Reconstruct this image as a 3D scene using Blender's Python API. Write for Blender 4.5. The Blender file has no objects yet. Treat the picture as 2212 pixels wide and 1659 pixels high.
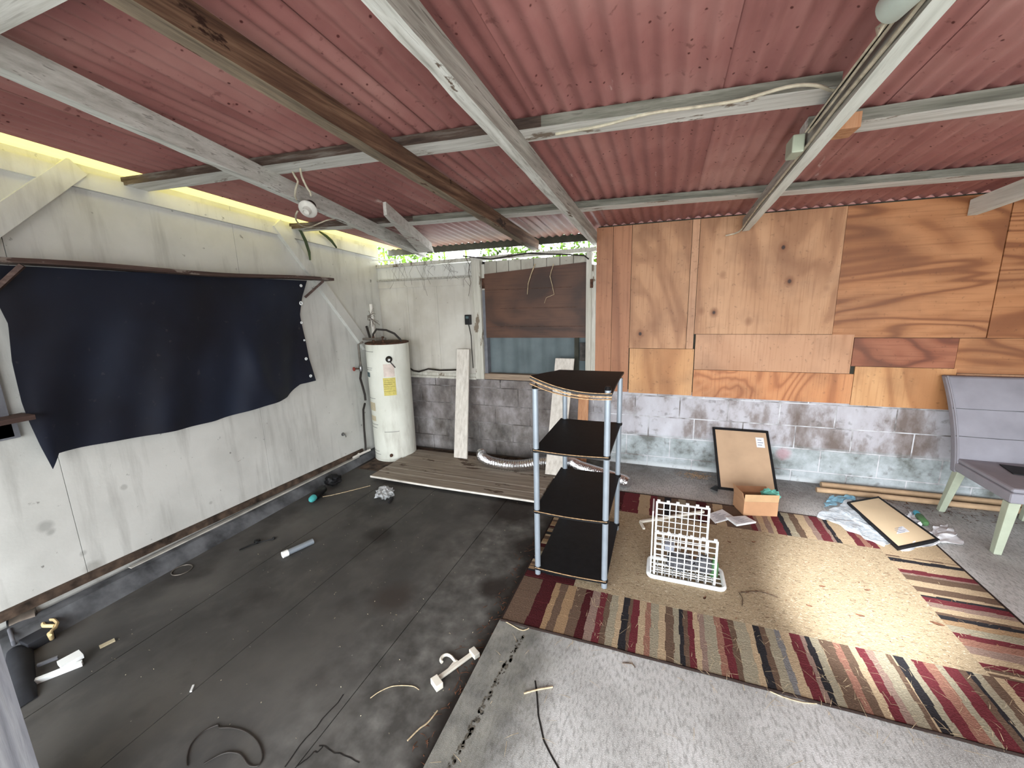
import bpy, math, random
from mathutils import Vector, Matrix

# ------------------------------------------------------------------ camera, world, lights, exposure
scene = bpy.context.scene
COL = scene.collection
FPX, PX, PY, H = 880.0, 1106.0, 829.5, 1.6
A_, B_, C_ = 0.358374412, 0.196073853, -0.0265951593
def _R():
    ca, sa = math.cos(A_), math.sin(A_); cb, sb = math.cos(B_), math.sin(B_); cc, sc = math.cos(C_), math.sin(C_)
    Y = Matrix(((ca, -sa, 0), (sa, ca, 0), (0, 0, 1)))
    M0 = Matrix(((1, 0, 0), (0, 0, -1), (0, 1, 0)))
    Pm = Matrix(((1, 0, 0), (0, cb, -sb), (0, sb, cb)))
    Rm = Matrix(((cc, -sc, 0), (sc, cc, 0), (0, 0, 1)))
    return Rm @ Pm @ M0 @ Y.transposed()
RT = _R(); RTI = RT.transposed()
cam_d = bpy.data.cameras.new('camera'); cam = bpy.data.objects.new('camera', cam_d); COL.objects.link(cam)
cam_d.sensor_fit = 'HORIZONTAL'; cam_d.sensor_width = 36.0; cam_d.lens = FPX * 36.0 / 2212.0
cam_d.clip_start = 0.02; cam_d.clip_end = 200
r0, r1, r2 = RT.row[0], RT.row[1], RT.row[2]
cm = Matrix(((r0[0], -r1[0], -r2[0], 0), (r0[1], -r1[1], -r2[1], 0), (r0[2], -r1[2], -r2[2], H), (0, 0, 0, 1)))
cam.matrix_world = cm
scene.camera = cam

w = bpy.data.worlds.new('overcast_sky'); scene.world = w; w.use_nodes = True
wn = w.node_tree; bgn = wn.nodes['Background']
bgn.inputs['Color'].default_value = (0.93, 0.97, 1.0, 1); bgn.inputs['Strength'].default_value = 4.0

def area(name, loc, aim, sx, sy, power, col=(1, 1, 1), portal=False):
    l = bpy.data.lights.new(name, 'AREA'); l.shape = 'RECTANGLE'; l.size = sx; l.size_y = sy; l.energy = power; l.color = col
    o = bpy.data.objects.new(name, l); COL.objects.link(o); o.location = loc
    o.rotation_euler = (Vector(aim) - Vector(loc)).to_track_quat('-Z', 'Y').to_euler()
    if portal: l.cycles.is_portal = True
    return o
area('sky_portal_front', (0.1, -1.72, .98), (0.1, 2, .98), 6.4, 2.16, 1, portal=True)
sp = bpy.data.lights.new('rug_spot', 'SPOT'); sp.energy = 560; sp.spot_size = math.radians(21); sp.spot_blend = 1.0  # unseen spot lamp added for the bright patch on the rug
sp.shadow_soft_size = 0.05; sp.color = (0.95, 0.98, 1.0)
so = bpy.data.objects.new('rug_spot', sp); COL.objects.link(so); so.location = (0.25, 0.1, 1.5)
so.rotation_euler = (Vector((1.10, 2.53, 0.0)) - Vector(so.location)).to_track_quat('-Z', 'Y').to_euler()

vs = scene.view_settings
vs.view_transform = 'Standard'; vs.look = 'None'; vs.gamma = 1.0; vs.use_curve_mapping = False
vs.exposure = 1.75

# ------------------------------------------------------------------ helpers
rnd = random.Random(7)
CP = Vector((0, 0, H))
def ray(x, y): return RTI @ Vector(((x - PX) / FPX, (y - PY) / FPX, 1.0))
def on(x, y, ax, v):
    d = ray(x, y); return CP + d * ((v - CP[ax]) / d[ax])
def fl(x, y, z=0.0): return on(x, y, 2, z)
def bk(x, y, Y=3.99): return on(x, y, 1, Y)
def lf(x, y, X=-3.1): return on(x, y, 0, X)
RS, RZ, RY = 0.06, 2.26, 3.99
def rz(Y, d=0.0): return RZ + RS * (RY - Y) - d
def roof(x, y, d=0.0):
    r = ray(x, y); return CP + r * ((RZ + RS * RY - d - H) / (r.z + RS * r.y))
XL, YB, ZF = -3.1, 3.99, -0.06

ORG = {}
def tag(o, label=None, cat=None, group=None, kind=None):
    if label: o['label'] = label
    if cat: o['category'] = cat
    if group: o['group'] = group
    if kind: o['kind'] = kind
    return o
def empty(name, loc, label=None, cat=None, group=None, kind=None):
    o = bpy.data.objects.new(name, None); COL.objects.link(o); o.location = loc; o.empty_display_size = 0.05
    ORG[o.name] = Vector(loc); return tag(o, label, cat, group, kind)

class MB:
    def __init__(s): s.v = []; s.f = []; s.m = []; s.cm = 0
    def add(s, vs, fs):
        n = len(s.v); s.v += [Vector(p) for p in vs]; s.f += [tuple(n + i for i in f) for f in fs]; s.m += [s.cm] * len(fs); return s
    def hexa(s, p):   # 4 bottom (ccw), 4 top
        return s.add(p, [(3, 2, 1, 0), (4, 5, 6, 7), (0, 1, 5, 4), (1, 2, 6, 5), (2, 3, 7, 6), (3, 0, 4, 7)])
    def box(s, x0, x1, y0, y1, z0, z1):
        return s.hexa([(x0, y0, z0), (x1, y0, z0), (x1, y1, z0), (x0, y1, z0), (x0, y0, z1), (x1, y0, z1), (x1, y1, z1), (x0, y1, z1)])
    def beam(s, a, b, w, h, up=(0, 0, 1)):
        a, b, up = Vector(a), Vector(b), Vector(up); d = (b - a).normalized(); r = d.cross(up).normalized(); u = r.cross(d).normalized()
        r *= w / 2; u *= h / 2
        return s.hexa([a - r - u, a + r - u, b + r - u, b - r - u, a - r + u, a + r + u, b + r + u, b - r + u])
    def tube(s, pts, r, n=8, caps=True, closed=False):
        P = [Vector(p) for p in pts]; N = len(P); rr = r if isinstance(r, (list, tuple)) else [r] * N
        T = []
        for i in range(N):
            a = P[(i - 1) % N] if (closed or i > 0) else P[i]; b = P[(i + 1) % N] if (closed or i < N - 1) else P[i]
            T.append((b - a).normalized())
        ref = Vector((0, 0, 1)) if abs(T[0].z) < .9 else Vector((1, 0, 0))
        u = T[0].cross(ref).normalized(); vs = []
        for i in range(N):
            u = (u - T[i] * u.dot(T[i])).normalized(); v = T[i].cross(u)
            for k in range(n):
                a = 2 * math.pi * k / n; vs.append(P[i] + (u * math.cos(a) + v * math.sin(a)) * rr[i])
        fs = []
        for i in range(N if closed else N - 1):
            j = (i + 1) % N
            for k in range(n):
                l = (k + 1) % n; fs.append((i * n + k, i * n + l, j * n + l, j * n + k))
        if caps and not closed: fs += [tuple(range(n - 1, -1, -1)), tuple((N - 1) * n + k for k in range(n))]
        return s.add(vs, fs)
    def lathe(s, prof, c, axis=(0, 0, 1), n=24, caps=True):
        ax = Vector(axis).normalized(); c = Vector(c); ref = Vector((1, 0, 0)) if abs(ax.x) < .9 else Vector((0, 1, 0))
        u = ax.cross(ref).normalized(); v = ax.cross(u); vs = []; fs = []
        for (r, z) in prof:
            for k in range(n):
                a = 2 * math.pi * k / n; vs.append(c + ax * z + (u * math.cos(a) + v * math.sin(a)) * max(r, 1e-4))
        for i in range(len(prof) - 1):
            for k in range(n):
                l = (k + 1) % n; fs.append((i * n + k, i * n + l, (i + 1) * n + l, (i + 1) * n + k))
        if caps: fs += [tuple(range(n - 1, -1, -1)), tuple((len(prof) - 1) * n + k for k in range(n))]
        return s.add(vs, fs)
    def grid(s, fn, nu, nv):
        vs = [fn(i / nu, j / nv) for j in range(nv + 1) for i in range(nu + 1)]
        fs = [(j * (nu + 1) + i, j * (nu + 1) + i + 1, (j + 1) * (nu + 1) + i + 1, (j + 1) * (nu + 1) + i) for j in range(nv) for i in range(nu)]
        return s.add(vs, fs)
    def slab(s, fn, nu, nv, t):   # closed sheet with thickness vector t
        t = Vector(t); W = nu + 1; n = W * (nv + 1)
        top = [Vector(fn(i / nu, j / nv)) for j in range(nv + 1) for i in range(W)]
        vs = top + [p + t for p in top]; fs = []
        for j in range(nv):
            for i in range(nu):
                a = j * W + i; q = (a, a + 1, a + 1 + W, a + W); fs.append(q); fs.append(tuple(n + k for k in reversed(q)))
        rim = [i for i in range(W)] + [j * W + nu for j in range(1, nv + 1)] + [nv * W + i for i in range(nu - 1, -1, -1)] + [j * W for j in range(nv - 1, 0, -1)]
        for k in range(len(rim)):
            a, b = rim[k], rim[(k + 1) % len(rim)]; fs.append((b, a, a + n, b + n))
        return s.add(vs, fs)
    def build(s, name, mat, parent=None, smooth=False, bevel=0.0, label=None, cat=None, group=None, kind=None, org=None):
        if parent is not None: o0 = ORG[parent.name]
        elif org is not None: o0 = Vector(org)
        else:
            xs = [p.x for p in s.v]; ys = [p.y for p in s.v]; o0 = Vector(((min(xs) + max(xs)) / 2, (min(ys) + max(ys)) / 2, min(p.z for p in s.v)))
        me = bpy.data.meshes.new(name); me.from_pydata([p - o0 for p in s.v], [], s.f)
        for m in (mat if isinstance(mat, (list, tuple)) else [mat]): me.materials.append(m)
        if isinstance(mat, (list, tuple)): me.polygons.foreach_set('material_index', s.m)
        if smooth:
            me.polygons.foreach_set('use_smooth', [True] * len(me.polygons))
        me.update()
        import bmesh
        bm = bmesh.new(); bm.from_mesh(me); bmesh.ops.recalc_face_normals(bm, faces=bm.faces); bm.to_mesh(me); bm.free()
        if smooth:
            try: me.set_sharp_from_angle(angle=math.radians(45))
            except Exception: pass
        o = bpy.data.objects.new(name, me); COL.objects.link(o)
        if parent is not None: o.parent = parent
        else: o.location = o0
        ORG[o.name] = o0
        if bevel:
            b = o.modifiers.new('bevel', 'BEVEL'); b.width = bevel; b.segments = 2; b.limit_method = 'ANGLE'
        return tag(o, label, cat, group, kind)
def B(x0, x1, y0, y1, z0, z1): return MB().box(x0, x1, y0, y1, z0, z1)

DS = .80
def S(r, g, b):
    f = lambda c: (c / 255 / 12.92) if c / 255 <= .04045 else ((c / 255 + .055) / 1.055) ** 2.4
    R_, G_, B_ = f(r), f(g), f(b); L = .2126 * R_ + .7152 * G_ + .0722 * B_; k = DS
    return (L + (R_ - L) * k, L + (G_ - L) * k, L + (B_ - L) * k, 1)

# ------------------------------------------------------------------ procedural materials
class NT:
    def __init__(s, name, rough=.8, metal=0.0, spec=.3):
        s.m = bpy.data.materials.new(name); s.m.use_nodes = True; s.t = s.m.node_tree; s.n = s.t.nodes; s.l = s.t.links
        s.b = s.n['Principled BSDF']; s.b.inputs['Roughness'].default_value = rough; s.b.inputs['Metallic'].default_value = metal
        s.b.inputs['Specular IOR Level'].default_value = spec
        g = s.n.new('ShaderNodeNewGeometry'); oi = s.n.new('ShaderNodeObjectInfo')
        s.pos = g.outputs['Position']; s.rand = oi.outputs['Random']; s.off = None
    def perobj(s, k=7.0):
        c = s.n.new('ShaderNodeVectorMath'); c.operation = 'ADD'; m = s.n.new('ShaderNodeMath'); m.operation = 'MULTIPLY'; m.inputs[1].default_value = k
        s.l.new(s.rand, m.inputs[0]); s.l.new(s.pos, c.inputs[0]); s.l.new(m.outputs[0], c.inputs[1]); s.pos = c.outputs[0]
    def scaled(s, st, rot=None):
        m = s.n.new('ShaderNodeMapping'); m.inputs['Scale'].default_value = st
        if rot: m.inputs['Rotation'].default_value = rot
        s.l.new(s.pos, m.inputs['Vector']); return m.outputs[0]
    def noise(s, sc, st=(1, 1, 1), det=4, rough=.55, dist=0.0, rot=None):
        t = s.n.new('ShaderNodeTexNoise'); t.inputs['Scale'].default_value = sc; t.inputs['Detail'].default_value = det
        t.inputs['Roughness'].default_value = rough; t.inputs['Distortion'].default_value = dist
        s.l.new(s.scaled(st, rot), t.inputs['Vector']); return t.outputs['Fac']
    def vor(s, sc, st=(1, 1, 1), rnd=1.0):
        t = s.n.new('ShaderNodeTexVoronoi'); t.inputs['Scale'].default_value = sc; t.inputs['Randomness'].default_value = rnd
        s.l.new(s.scaled(st), t.inputs['Vector']); return t.outputs['Distance']
    def math(s, op, a, b=None, c=None):
        m = s.n.new('ShaderNodeMath'); m.operation = op
        for i, x in enumerate((a, b, c)):
            if x is None: continue
            if isinstance(x, (int, float)): m.inputs[i].default_value = x
            else: s.l.new(x, m.inputs[i])
        return m.outputs[0]
    def ramp(s, fac, stops):
        r = s.n.new('ShaderNodeValToRGB'); e = r.color_ramp.elements
        while len(e) > len(stops): e.remove(e[-1])
        while len(e) < len(stops): e.new(0.5)
        for k, (p, c) in enumerate(stops): e[k].position = p; e[k].color = c if len(c) == 4 else (*c, 1)
        s.l.new(fac, r.inputs[0]); return r.outputs['Color']
    def mask(s, fac, lo, hi):
        m = s.n.new('ShaderNodeMapRange'); m.inputs['From Min'].default_value = lo; m.inputs['From Max'].default_value = hi
        s.l.new(fac, m.inputs['Value']); return m.outputs[0]
    def mix(s, fac, a, b):
        m = s.n.new('ShaderNodeMix'); m.data_type = 'RGBA'
        if isinstance(fac, (int, float)): m.inputs[0].default_value = fac
        else: s.l.new(fac, m.inputs[0])
        for i, x in ((6, a), (7, b)):
            if isinstance(x, tuple): m.inputs[i].default_value = x
            else: s.l.new(x, m.inputs[i])
        return m.outputs[2]
    def blob(s, c, r, wob=.35, st=(1, 1, 1)):   # soft stain centred at a world point, ragged edge; returns 0..1
        d = s.n.new('ShaderNodeVectorMath'); d.operation = 'SUBTRACT'; s.l.new(s.pos, d.inputs[0]); d.inputs[1].default_value = c
        q = s.n.new('ShaderNodeVectorMath'); q.operation = 'MULTIPLY'; s.l.new(d.outputs[0], q.inputs[0]); q.inputs[1].default_value = st
        e = s.n.new('ShaderNodeVectorMath'); e.operation = 'LENGTH'; s.l.new(q.outputs[0], e.inputs[0])
        x = s.math('ADD', e.outputs['Value'], s.math('MULTIPLY', s.math('SUBTRACT', s.noise(6, det=5), .5), wob * 2 * r))
        return s.mask(x, r, r * .45)
    def bump(s, fac, dist=.002, strength=.6):
        b = s.n.new('ShaderNodeBump'); b.inputs['Distance'].default_value = dist; b.inputs['Strength'].default_value = strength
        s.l.new(fac, b.inputs['Height']); s.l.new(b.outputs[0], s.b.inputs['Normal'])
    def out(s, col):
        if isinstance(col, tuple): s.b.inputs['Base Color'].default_value = col
        else: s.l.new(col, s.b.inputs['Base Color'])
        return s.m

def plain(name, c, rough=.6, metal=0.0, var=.12, sc=12, spec=.3, bump=.0008):
    t = NT(name, rough, metal, spec); n = t.noise(sc)
    a = tuple(max(0, x * (1 - var * 2)) for x in c[:3]) + (1,); b = tuple(min(1, x * (1 + var)) for x in c[:3]) + (1,)
    if bump: t.bump(n, bump)
    return t.out(t.ramp(n, [(.3, a), (.7, b)]))

def m_concrete():
    t = NT('brushed_concrete', .88, 0, .25)
    n1 = t.noise(2.2, det=6); n2 = t.noise(90, (1, .35, 1), 4, rot=(0, 0, .5)); n3 = t.noise(260, det=2)
    c = t.ramp(n1, [(.3, S(154, 153, 150)), (.5, S(184, 184, 182)), (.7, S(206, 206, 206))])
    c = t.mix(t.math('MULTIPLY', t.mask(n2, .46, .66), .6), c, S(116, 115, 110))
    c = t.mix(t.math('MULTIPLY', t.mask(n3, .5, .8), .6), c, S(238, 238, 238))
    x = t.n.new('ShaderNodeSeparateXYZ'); t.l.new(t.pos, x.inputs[0])
    e = t.mask(t.math('ADD', x.outputs[0], t.math('MULTIPLY', t.math('SUBTRACT', t.noise(4, det=5), .5), .35)), -.32, -.52)
    c = t.mix(t.math('MULTIPLY', e, .8), c, t.ramp(t.noise(9, det=6), [(.35, S(68, 66, 56)), (.7, S(118, 116, 102))]))
    d = t.mask(t.math('ADD', x.outputs[1], t.math('MULTIPLY', t.math('SUBTRACT', t.noise(3, det=5), .5), .8)), 3.35, 3.9)
    c = t.mix(t.math('MULTIPLY', d, .55), c, t.ramp(t.noise(14, det=5), [(.4, S(66, 62, 58)), (.65, S(120, 122, 124))]))
    t.bump(t.math('ADD', n3, n2), .0015); return t.out(c)
def m_darkfloor():
    t = NT('dark_stained_slab', .62, 0, .35)
    n1 = t.noise(1.6, det=7); n2 = t.noise(7, (1, .6, 1), 7, .65)
    c = t.ramp(n1, [(.3, S(54, 53, 52)), (.5, S(74, 72, 70)), (.72, S(94, 91, 87))])
    c = t.mix(t.math('MULTIPLY', t.mask(n2, .5, .75), .5), c, S(96, 92, 86))
    c = t.mix(t.math('MULTIPLY', t.mask(t.noise(3, det=6), .55, .75), .6), c, S(34, 29, 25))
    x = t.n.new('ShaderNodeSeparateXYZ'); t.l.new(t.pos, x.inputs[0])
    e = t.mask(t.math('ADD', x.outputs[0], t.math('MULTIPLY', t.math('SUBTRACT', t.noise(5, det=6), .5), .5)), -1.5, -1.05)
    c = t.mix(t.math('MULTIPLY', e, .75), c, t.ramp(t.noise(11, det=7), [(.35, S(66, 64, 60)), (.55, S(96, 94, 90)), (.75, S(126, 124, 119))]))
    e = t.mask(t.math('ADD', x.outputs[0], t.math('MULTIPLY', t.math('SUBTRACT', t.noise(9, det=4), .5), .12)), -.84, -.77)
    c = t.mix(t.math('MULTIPLY', e, .9), c, S(30, 22, 18))
    for p, r, col in ((fl(1105, 1100, ZF), .30, (30, 19, 14)), (fl(1145, 1180, ZF), .2, (26, 17, 12)), (fl(820, 1155, ZF), 1e-3+.13, (34, 27, 25)),
                      (fl(1070, 1270, ZF), .14, (34, 24, 18)), (fl(850, 1290, ZF), .16, (58, 50, 46)), (fl(780, 990, ZF), .4, (36, 26, 22))):
        c = t.mix(t.math('MULTIPLY', t.blob(p, r), .85), c, S(*col))
    c = t.mix(t.mask(t.vor(9), .03, .02), c, S(130, 126, 118))
    t.bump(n2, .001); return t.out(c)
def m_wallpaint(name, a, b, streak=(1, 1, .12), spots=.55, dirt=S(70, 64, 54), blobs=()):
    t = NT(name, .7, 0, .3)
    n = t.noise(2.5, det=5); c = t.ramp(n, [(.35, a), (.65, b)])
    c = t.mix(t.math('MULTIPLY', t.mask(t.noise(9, streak, 6, .6), .52, .75), .35), c, dirt)
    c = t.mix(t.math('MULTIPLY', t.mask(t.noise(17, det=6, rough=.65), .66, .72), spots), c, dirt)
    for p, r_, col in blobs: c = t.mix(t.math('MULTIPLY', t.blob(p, r_, .9), .38), c, S(*col))
    t.bump(t.noise(60), .0008); return t.out(c)
def m_roof():
    t = NT('faded_red_painted_roofing', .62, .0, .35); t.perobj(3)
    n = t.noise(1.3, det=5); c = t.ramp(n, [(.3, S(140, 82, 78)), (.5, S(168, 104, 99)), (.72, S(192, 136, 128))])
    c = t.mix(t.math('MULTIPLY', t.mask(t.noise(14, (1, .08, 1), 5), .5, .7), .45), c, S(188, 128, 120))
    c = t.mix(t.mask(t.vor(22, (1, .8, 1)), .13, .07), c, S(92, 38, 34))
    c = t.mix(t.math('MULTIPLY', t.mask(t.noise(26, det=5), .62, .7), .5), c, S(96, 46, 42))
    c = t.mix(t.math('MULTIPLY', t.mask(t.noise(11, (1, .16, 1), 6, .7), .67, .73), .8), c, S(228, 204, 196))
    x = t.n.new('ShaderNodeSeparateXYZ'); g = t.n.new('ShaderNodeNewGeometry'); t.l.new(g.outputs['Position'], x.inputs[0])
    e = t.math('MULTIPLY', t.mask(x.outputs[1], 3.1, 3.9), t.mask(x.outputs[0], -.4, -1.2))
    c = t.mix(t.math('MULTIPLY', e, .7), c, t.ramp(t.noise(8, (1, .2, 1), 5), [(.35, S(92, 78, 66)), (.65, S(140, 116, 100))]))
    t.bump(t.noise(50), .0008); return t.out(c)
def m_oldwood(name, a, b, c3, crack=S(60, 54, 46), axis='y', peel=None, amt=.5):
    st = {'x': (.05, 1, 1), 'y': (1, .05, 1), 'z': (1, 1, .05)}[axis]
    t = NT(name, .75, 0, .25); t.perobj(5)
    n = t.noise(45, st, 5, .6); c = t.ramp(n, [(.3, a), (.5, b), (.7, c3)])
    c = t.mix(t.math('MULTIPLY', t.mask(t.noise(90, st, 4), .58, .66), amt), c, crack)
    if peel: c = t.mix(t.mask(t.noise(9, tuple(.35 if q < 1 else 1 for q in st), 6, .65), .60, .63), c, peel)
    t.bump(n, .002); return t.out(c)
def m_ply(name, base, dark, light, axis='z', k=22, knots=True, st2=.35, con=.75):
    st = {'x': (st2, 0, 1), 'z': (1, 0, st2)}[axis]; fine = {'x': (.04, 0, 1), 'z': (1, 0, .04)}[axis]
    t = NT(name, .55, 0, .4); t.perobj(9)
    n = t.noise(1.5, st, 3, .45, .8)
    w_ = t.math('SINE', t.math('MULTIPLY', n, k * 6.28))
    c = t.ramp(t.mask(w_, -1, 1), [(.0, dark), (.30, base), (1, light)])
    c = t.mix(1 - con, c, t.ramp(t.noise(1.2, det=3), [(.35, base), (.7, light)]))
    c = t.mix(t.math('MULTIPLY', t.mask(t.noise(60, fine, 4), .5, .7), .45), c, dark)
    if knots:
        v = t.vor(4.6, (1, 0, .8)); c = t.mix(t.mask(v, .20, .07), c, dark); c = t.mix(t.mask(v, .075, .045), c, S(52, 28, 16))
    c = t.mix(t.math('MULTIPLY', t.mask(t.noise(2.6, det=6), .46, .7), .4), c, S(104, 66, 42))
    c = t.mix(t.math('MULTIPLY', t.mask(t.noise(34, det=5), .62, .7), .35), c, S(84, 50, 32))
    t.bump(w_, .0004); return t.out(c)
def m_block():
    t = NT('flaking_painted_block', .85, 0, .2)
    n = t.noise(3.0, (1, 1, .5), 7, .62)
    c = t.ramp(n, [(.36, S(120, 106, 100)), (.44, S(150, 142, 142)), (.50, S(182, 180, 188)), (.7, S(204, 206, 216))])
    x = t.n.new('ShaderNodeSeparateXYZ'); t.l.new(t.pos, x.inputs[0])
    lo = t.mask(x.outputs[2], .33, .29)
    c2 = t.ramp(t.noise(4.0, det=7, rough=.65), [(.36, S(100, 106, 100)), (.47, S(150, 162, 164)), (.6, S(182, 194, 200)), (.75, S(206, 216, 222))])
    c = t.mix(t.math('MULTIPLY', lo, .9), c, c2)
    c = t.mix(t.mask(x.outputs[2], .05, .02), c, S(208, 216, 220))
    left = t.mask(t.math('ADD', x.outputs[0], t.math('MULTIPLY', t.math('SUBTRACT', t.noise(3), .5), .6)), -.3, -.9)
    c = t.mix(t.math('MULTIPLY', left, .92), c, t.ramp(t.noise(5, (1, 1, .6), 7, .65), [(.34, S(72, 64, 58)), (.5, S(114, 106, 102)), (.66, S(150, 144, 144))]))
    c = t.mix(t.math('MULTIPLY', t.mask(t.noise(14, det=6), .58, .68), .45), c, S(92, 84, 76))
    rd = t.blob(bk(1692, 980), .07); c = t.mix(t.math('MULTIPLY', rd, .45), c, S(196, 110, 124))
    t.bump(t.noise(70, det=4), .003); return t.out(c)
def m_tarp():
    t = NT('navy_black_tarp', .58, 0, .35)
    n = t.noise(1.6, det=4); c = t.ramp(n, [(.35, (.0035, .0045, .011, 1)), (.7, (.009, .014, .030, 1))])
    c = t.mix(t.math('MULTIPLY', t.mask(t.noise(20, det=5), .66, .74), .3), c, S(80, 76, 78))
    t.bump(t.noise(400), .0004); return t.out(c)
def m_foil():
    t = NT('crinkled_foil', .22, 1.0); t.bump(t.noise(70, det=3), .006, .9); return t.out(S(214, 214, 216))
def m_clear(name, tint, alpha=.35, rough=.15, sc=60, d=.006):
    t = NT(name, rough, 0, .8); t.b.inputs['Alpha'].default_value = alpha
    n = t.noise(sc, det=3); t.bump(n, d, 1.0); c = t.ramp(n, [(.35, tint), (.7, S(240, 246, 250))]); return t.out(c)

M = {}
M['concrete'] = m_concrete(); M['dark_floor'] = m_darkfloor()
M['wall_white'] = m_wallpaint('mildewed_white_paint', S(196, 196, 190), S(212, 212, 206), (1, 1, .12), .7, blobs=[(lf(200, 1224), .05, (92, 84, 70)), (lf(97, 1137), .04, (96, 96, 92)), (lf(110, 1150), .025, (90, 90, 86)), (lf(180, 1195), .02, (110, 108, 100)), (lf(268, 1052), .02, (120, 118, 112)), (lf(455, 1086), .02, (120, 118, 112))])
M['wall_back_white'] = m_wallpaint('streaked_cream_paint', S(178, 172, 160), S(200, 196, 186), (1, 1, .06), .5, S(104, 86, 68))
M['roof'] = m_roof()
M['yellow'] = None
M['beam_white'] = m_oldwood('weathered_white_painted_timber', S(158, 156, 146), S(206, 206, 198), S(226, 228, 222), S(112, 104, 92), 'y', S(110, 92, 76), .35)
M['beam_white_clean'] = m_oldwood('white_painted_timber', S(196, 200, 190), S(214, 218, 208), S(226, 230, 222), S(150, 146, 132), 'y', None, .25)
M['purlin'] = m_oldwood('white_painted_batten', S(176, 174, 164), S(204, 203, 196), S(222, 222, 216), S(112, 102, 90), 'x', S(128, 112, 96), .4)
M['grey_side'] = m_oldwood('weathered_shaded_side', S(132, 128, 118), S(164, 161, 151), S(192, 189, 180), S(80, 75, 66), 'y', None, .7)  # rafter sides: cracked weathering plus shade painted into the grey
M['pale_side'] = m_oldwood('weathered_pale_shaded_side', S(160, 158, 148), S(190, 189, 181), S(210, 209, 202), S(96, 90, 80), 'y', None, .6)  # lighter version, weathering with a little painted shade
M['grey_face'] = m_oldwood('weathered_shaded_face', S(84, 84, 74), S(112, 112, 100), S(140, 139, 128), S(58, 54, 46), 'x', None, .5)  # purlin fronts: shade painted into the grey, with some weathering
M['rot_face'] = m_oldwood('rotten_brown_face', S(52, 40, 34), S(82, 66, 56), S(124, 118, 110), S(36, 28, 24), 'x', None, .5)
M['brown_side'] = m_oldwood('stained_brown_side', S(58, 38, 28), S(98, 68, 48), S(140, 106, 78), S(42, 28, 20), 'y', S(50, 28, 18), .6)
M['beam_brown'] = m_oldwood('brown_grey_timber', S(92, 80, 64), S(124, 108, 88), S(156, 136, 108), S(66, 50, 38), 'y', S(84, 56, 36), .5)
M['beam_red'] = m_oldwood('flaking_red_primer_timber', S(170, 164, 154), S(196, 192, 184), S(210, 208, 200), S(110, 100, 90), 'y', S(112, 50, 38), .4)
M['shelf_brown'] = m_oldwood('dark_brown_painted_board', S(60, 44, 40), S(84, 62, 54), S(108, 88, 80), S(40, 26, 22), 'y', S(130, 116, 106), .4)
DS = .90
M['door_board'] = m_ply('stained_hardboard', S(70, 42, 28), S(44, 26, 18), S(86, 54, 36), 'x', 6, False)
M['ply_a'] = m_ply('plywood_pine_vertical', S(180, 130, 88), S(140, 90, 54), S(196, 148, 106), 'z', 5, True, .35, .6)
M['ply_b'] = m_ply('plywood_fir_horizontal', S(168, 108, 60), S(128, 74, 36), S(186, 126, 76), 'x', 17, False, .22, .9)
M['ply_c'] = m_ply('plywood_plain', S(184, 134, 96), S(156, 104, 66), S(198, 150, 112), 'z', 3, False)
M['ply_d'] = m_ply('plywood_red_fir', S(142, 80, 50), S(100, 50, 30), S(164, 100, 68), 'x', 8, False)
M['ply_e'] = m_ply('plywood_swirled', S(190, 120, 66), S(146, 80, 38), S(206, 142, 88), 'z', 13, False, .6, .6)
M['ply_f'] = m_ply('plywood_yellow', S(196, 140, 84), S(164, 106, 56), S(212, 160, 104), 'z', 4, False)
M['ply_g'] = m_ply('plywood_red_vertical', S(160, 104, 68), S(124, 74, 44), S(176, 120, 82), 'z', 4, False, .12, .6)
DS = .80
M['block'] = m_block(); t = NT('mortar', .9, 0, .2); x_ = t.n.new('ShaderNodeSeparateXYZ'); t.l.new(t.pos, x_.inputs[0])
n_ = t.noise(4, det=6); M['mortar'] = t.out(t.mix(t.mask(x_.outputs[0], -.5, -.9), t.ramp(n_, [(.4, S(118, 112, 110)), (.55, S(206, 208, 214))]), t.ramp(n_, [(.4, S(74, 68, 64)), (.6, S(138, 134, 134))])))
M['tarp'] = m_tarp(); M['foil'] = m_foil()
M['steel'] = plain('dull_steel', S(150, 150, 150), .35, .9)
M['silver_pole'] = plain('silver_grey_pole', S(146, 158, 170), .35, .35, var=.05)
M['black_board'] = plain('black_laminate', S(18, 18, 21), .6, var=.25, sc=30)
M['edge_tan'] = plain('chipboard_edge', S(186, 146, 96), .8, var=.3, sc=80)
M['black_plastic'] = plain('black_plastic', S(18, 18, 20), .4)
M['white_plastic'] = plain('white_plastic', S(236, 240, 240), .35, var=.03)
M['cream_plastic'] = plain('cream_plastic', S(222, 216, 200), .45, var=.05)
M['tank'] = m_wallpaint('cream_enamel', S(206, 208, 194), S(222, 224, 212), (1, 1, .2), .12, S(120, 104, 84))
M['rust'] = plain('rusty_metal', S(92, 60, 42), .8, .3, var=.4, sc=25)
M['dark_metal'] = plain('dark_metal', S(52, 48, 44), .5, .6, var=.3, sc=30)
M['yellow_label'] = plain('yellow_label', S(206, 190, 64), .6, var=.1, sc=60)
M['tan_label'] = plain('tan_label', S(190, 176, 140), .6, var=.1, sc=60)
M['grey_label'] = plain('teal_grey_label', S(70, 96, 100), .6)
M['pink_label'] = plain('faded_pink_label', S(214, 196, 184), .6)
M['cardboard'] = plain('cardboard', S(196, 142, 94), .85, var=.06, sc=9)
M['cardboard_in'] = plain('cardboard_inside', S(206, 164, 112), .85, var=.06, sc=9)
M['mdf'] = plain('brown_backing_card', S(196, 160, 122), .8, var=.07, sc=4)
M['mdf2'] = plain('pale_backing_card', S(222, 196, 152), .8, var=.04, sc=4)
M['paper'] = plain('paper', S(222, 226, 234), .7, var=.05)
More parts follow.
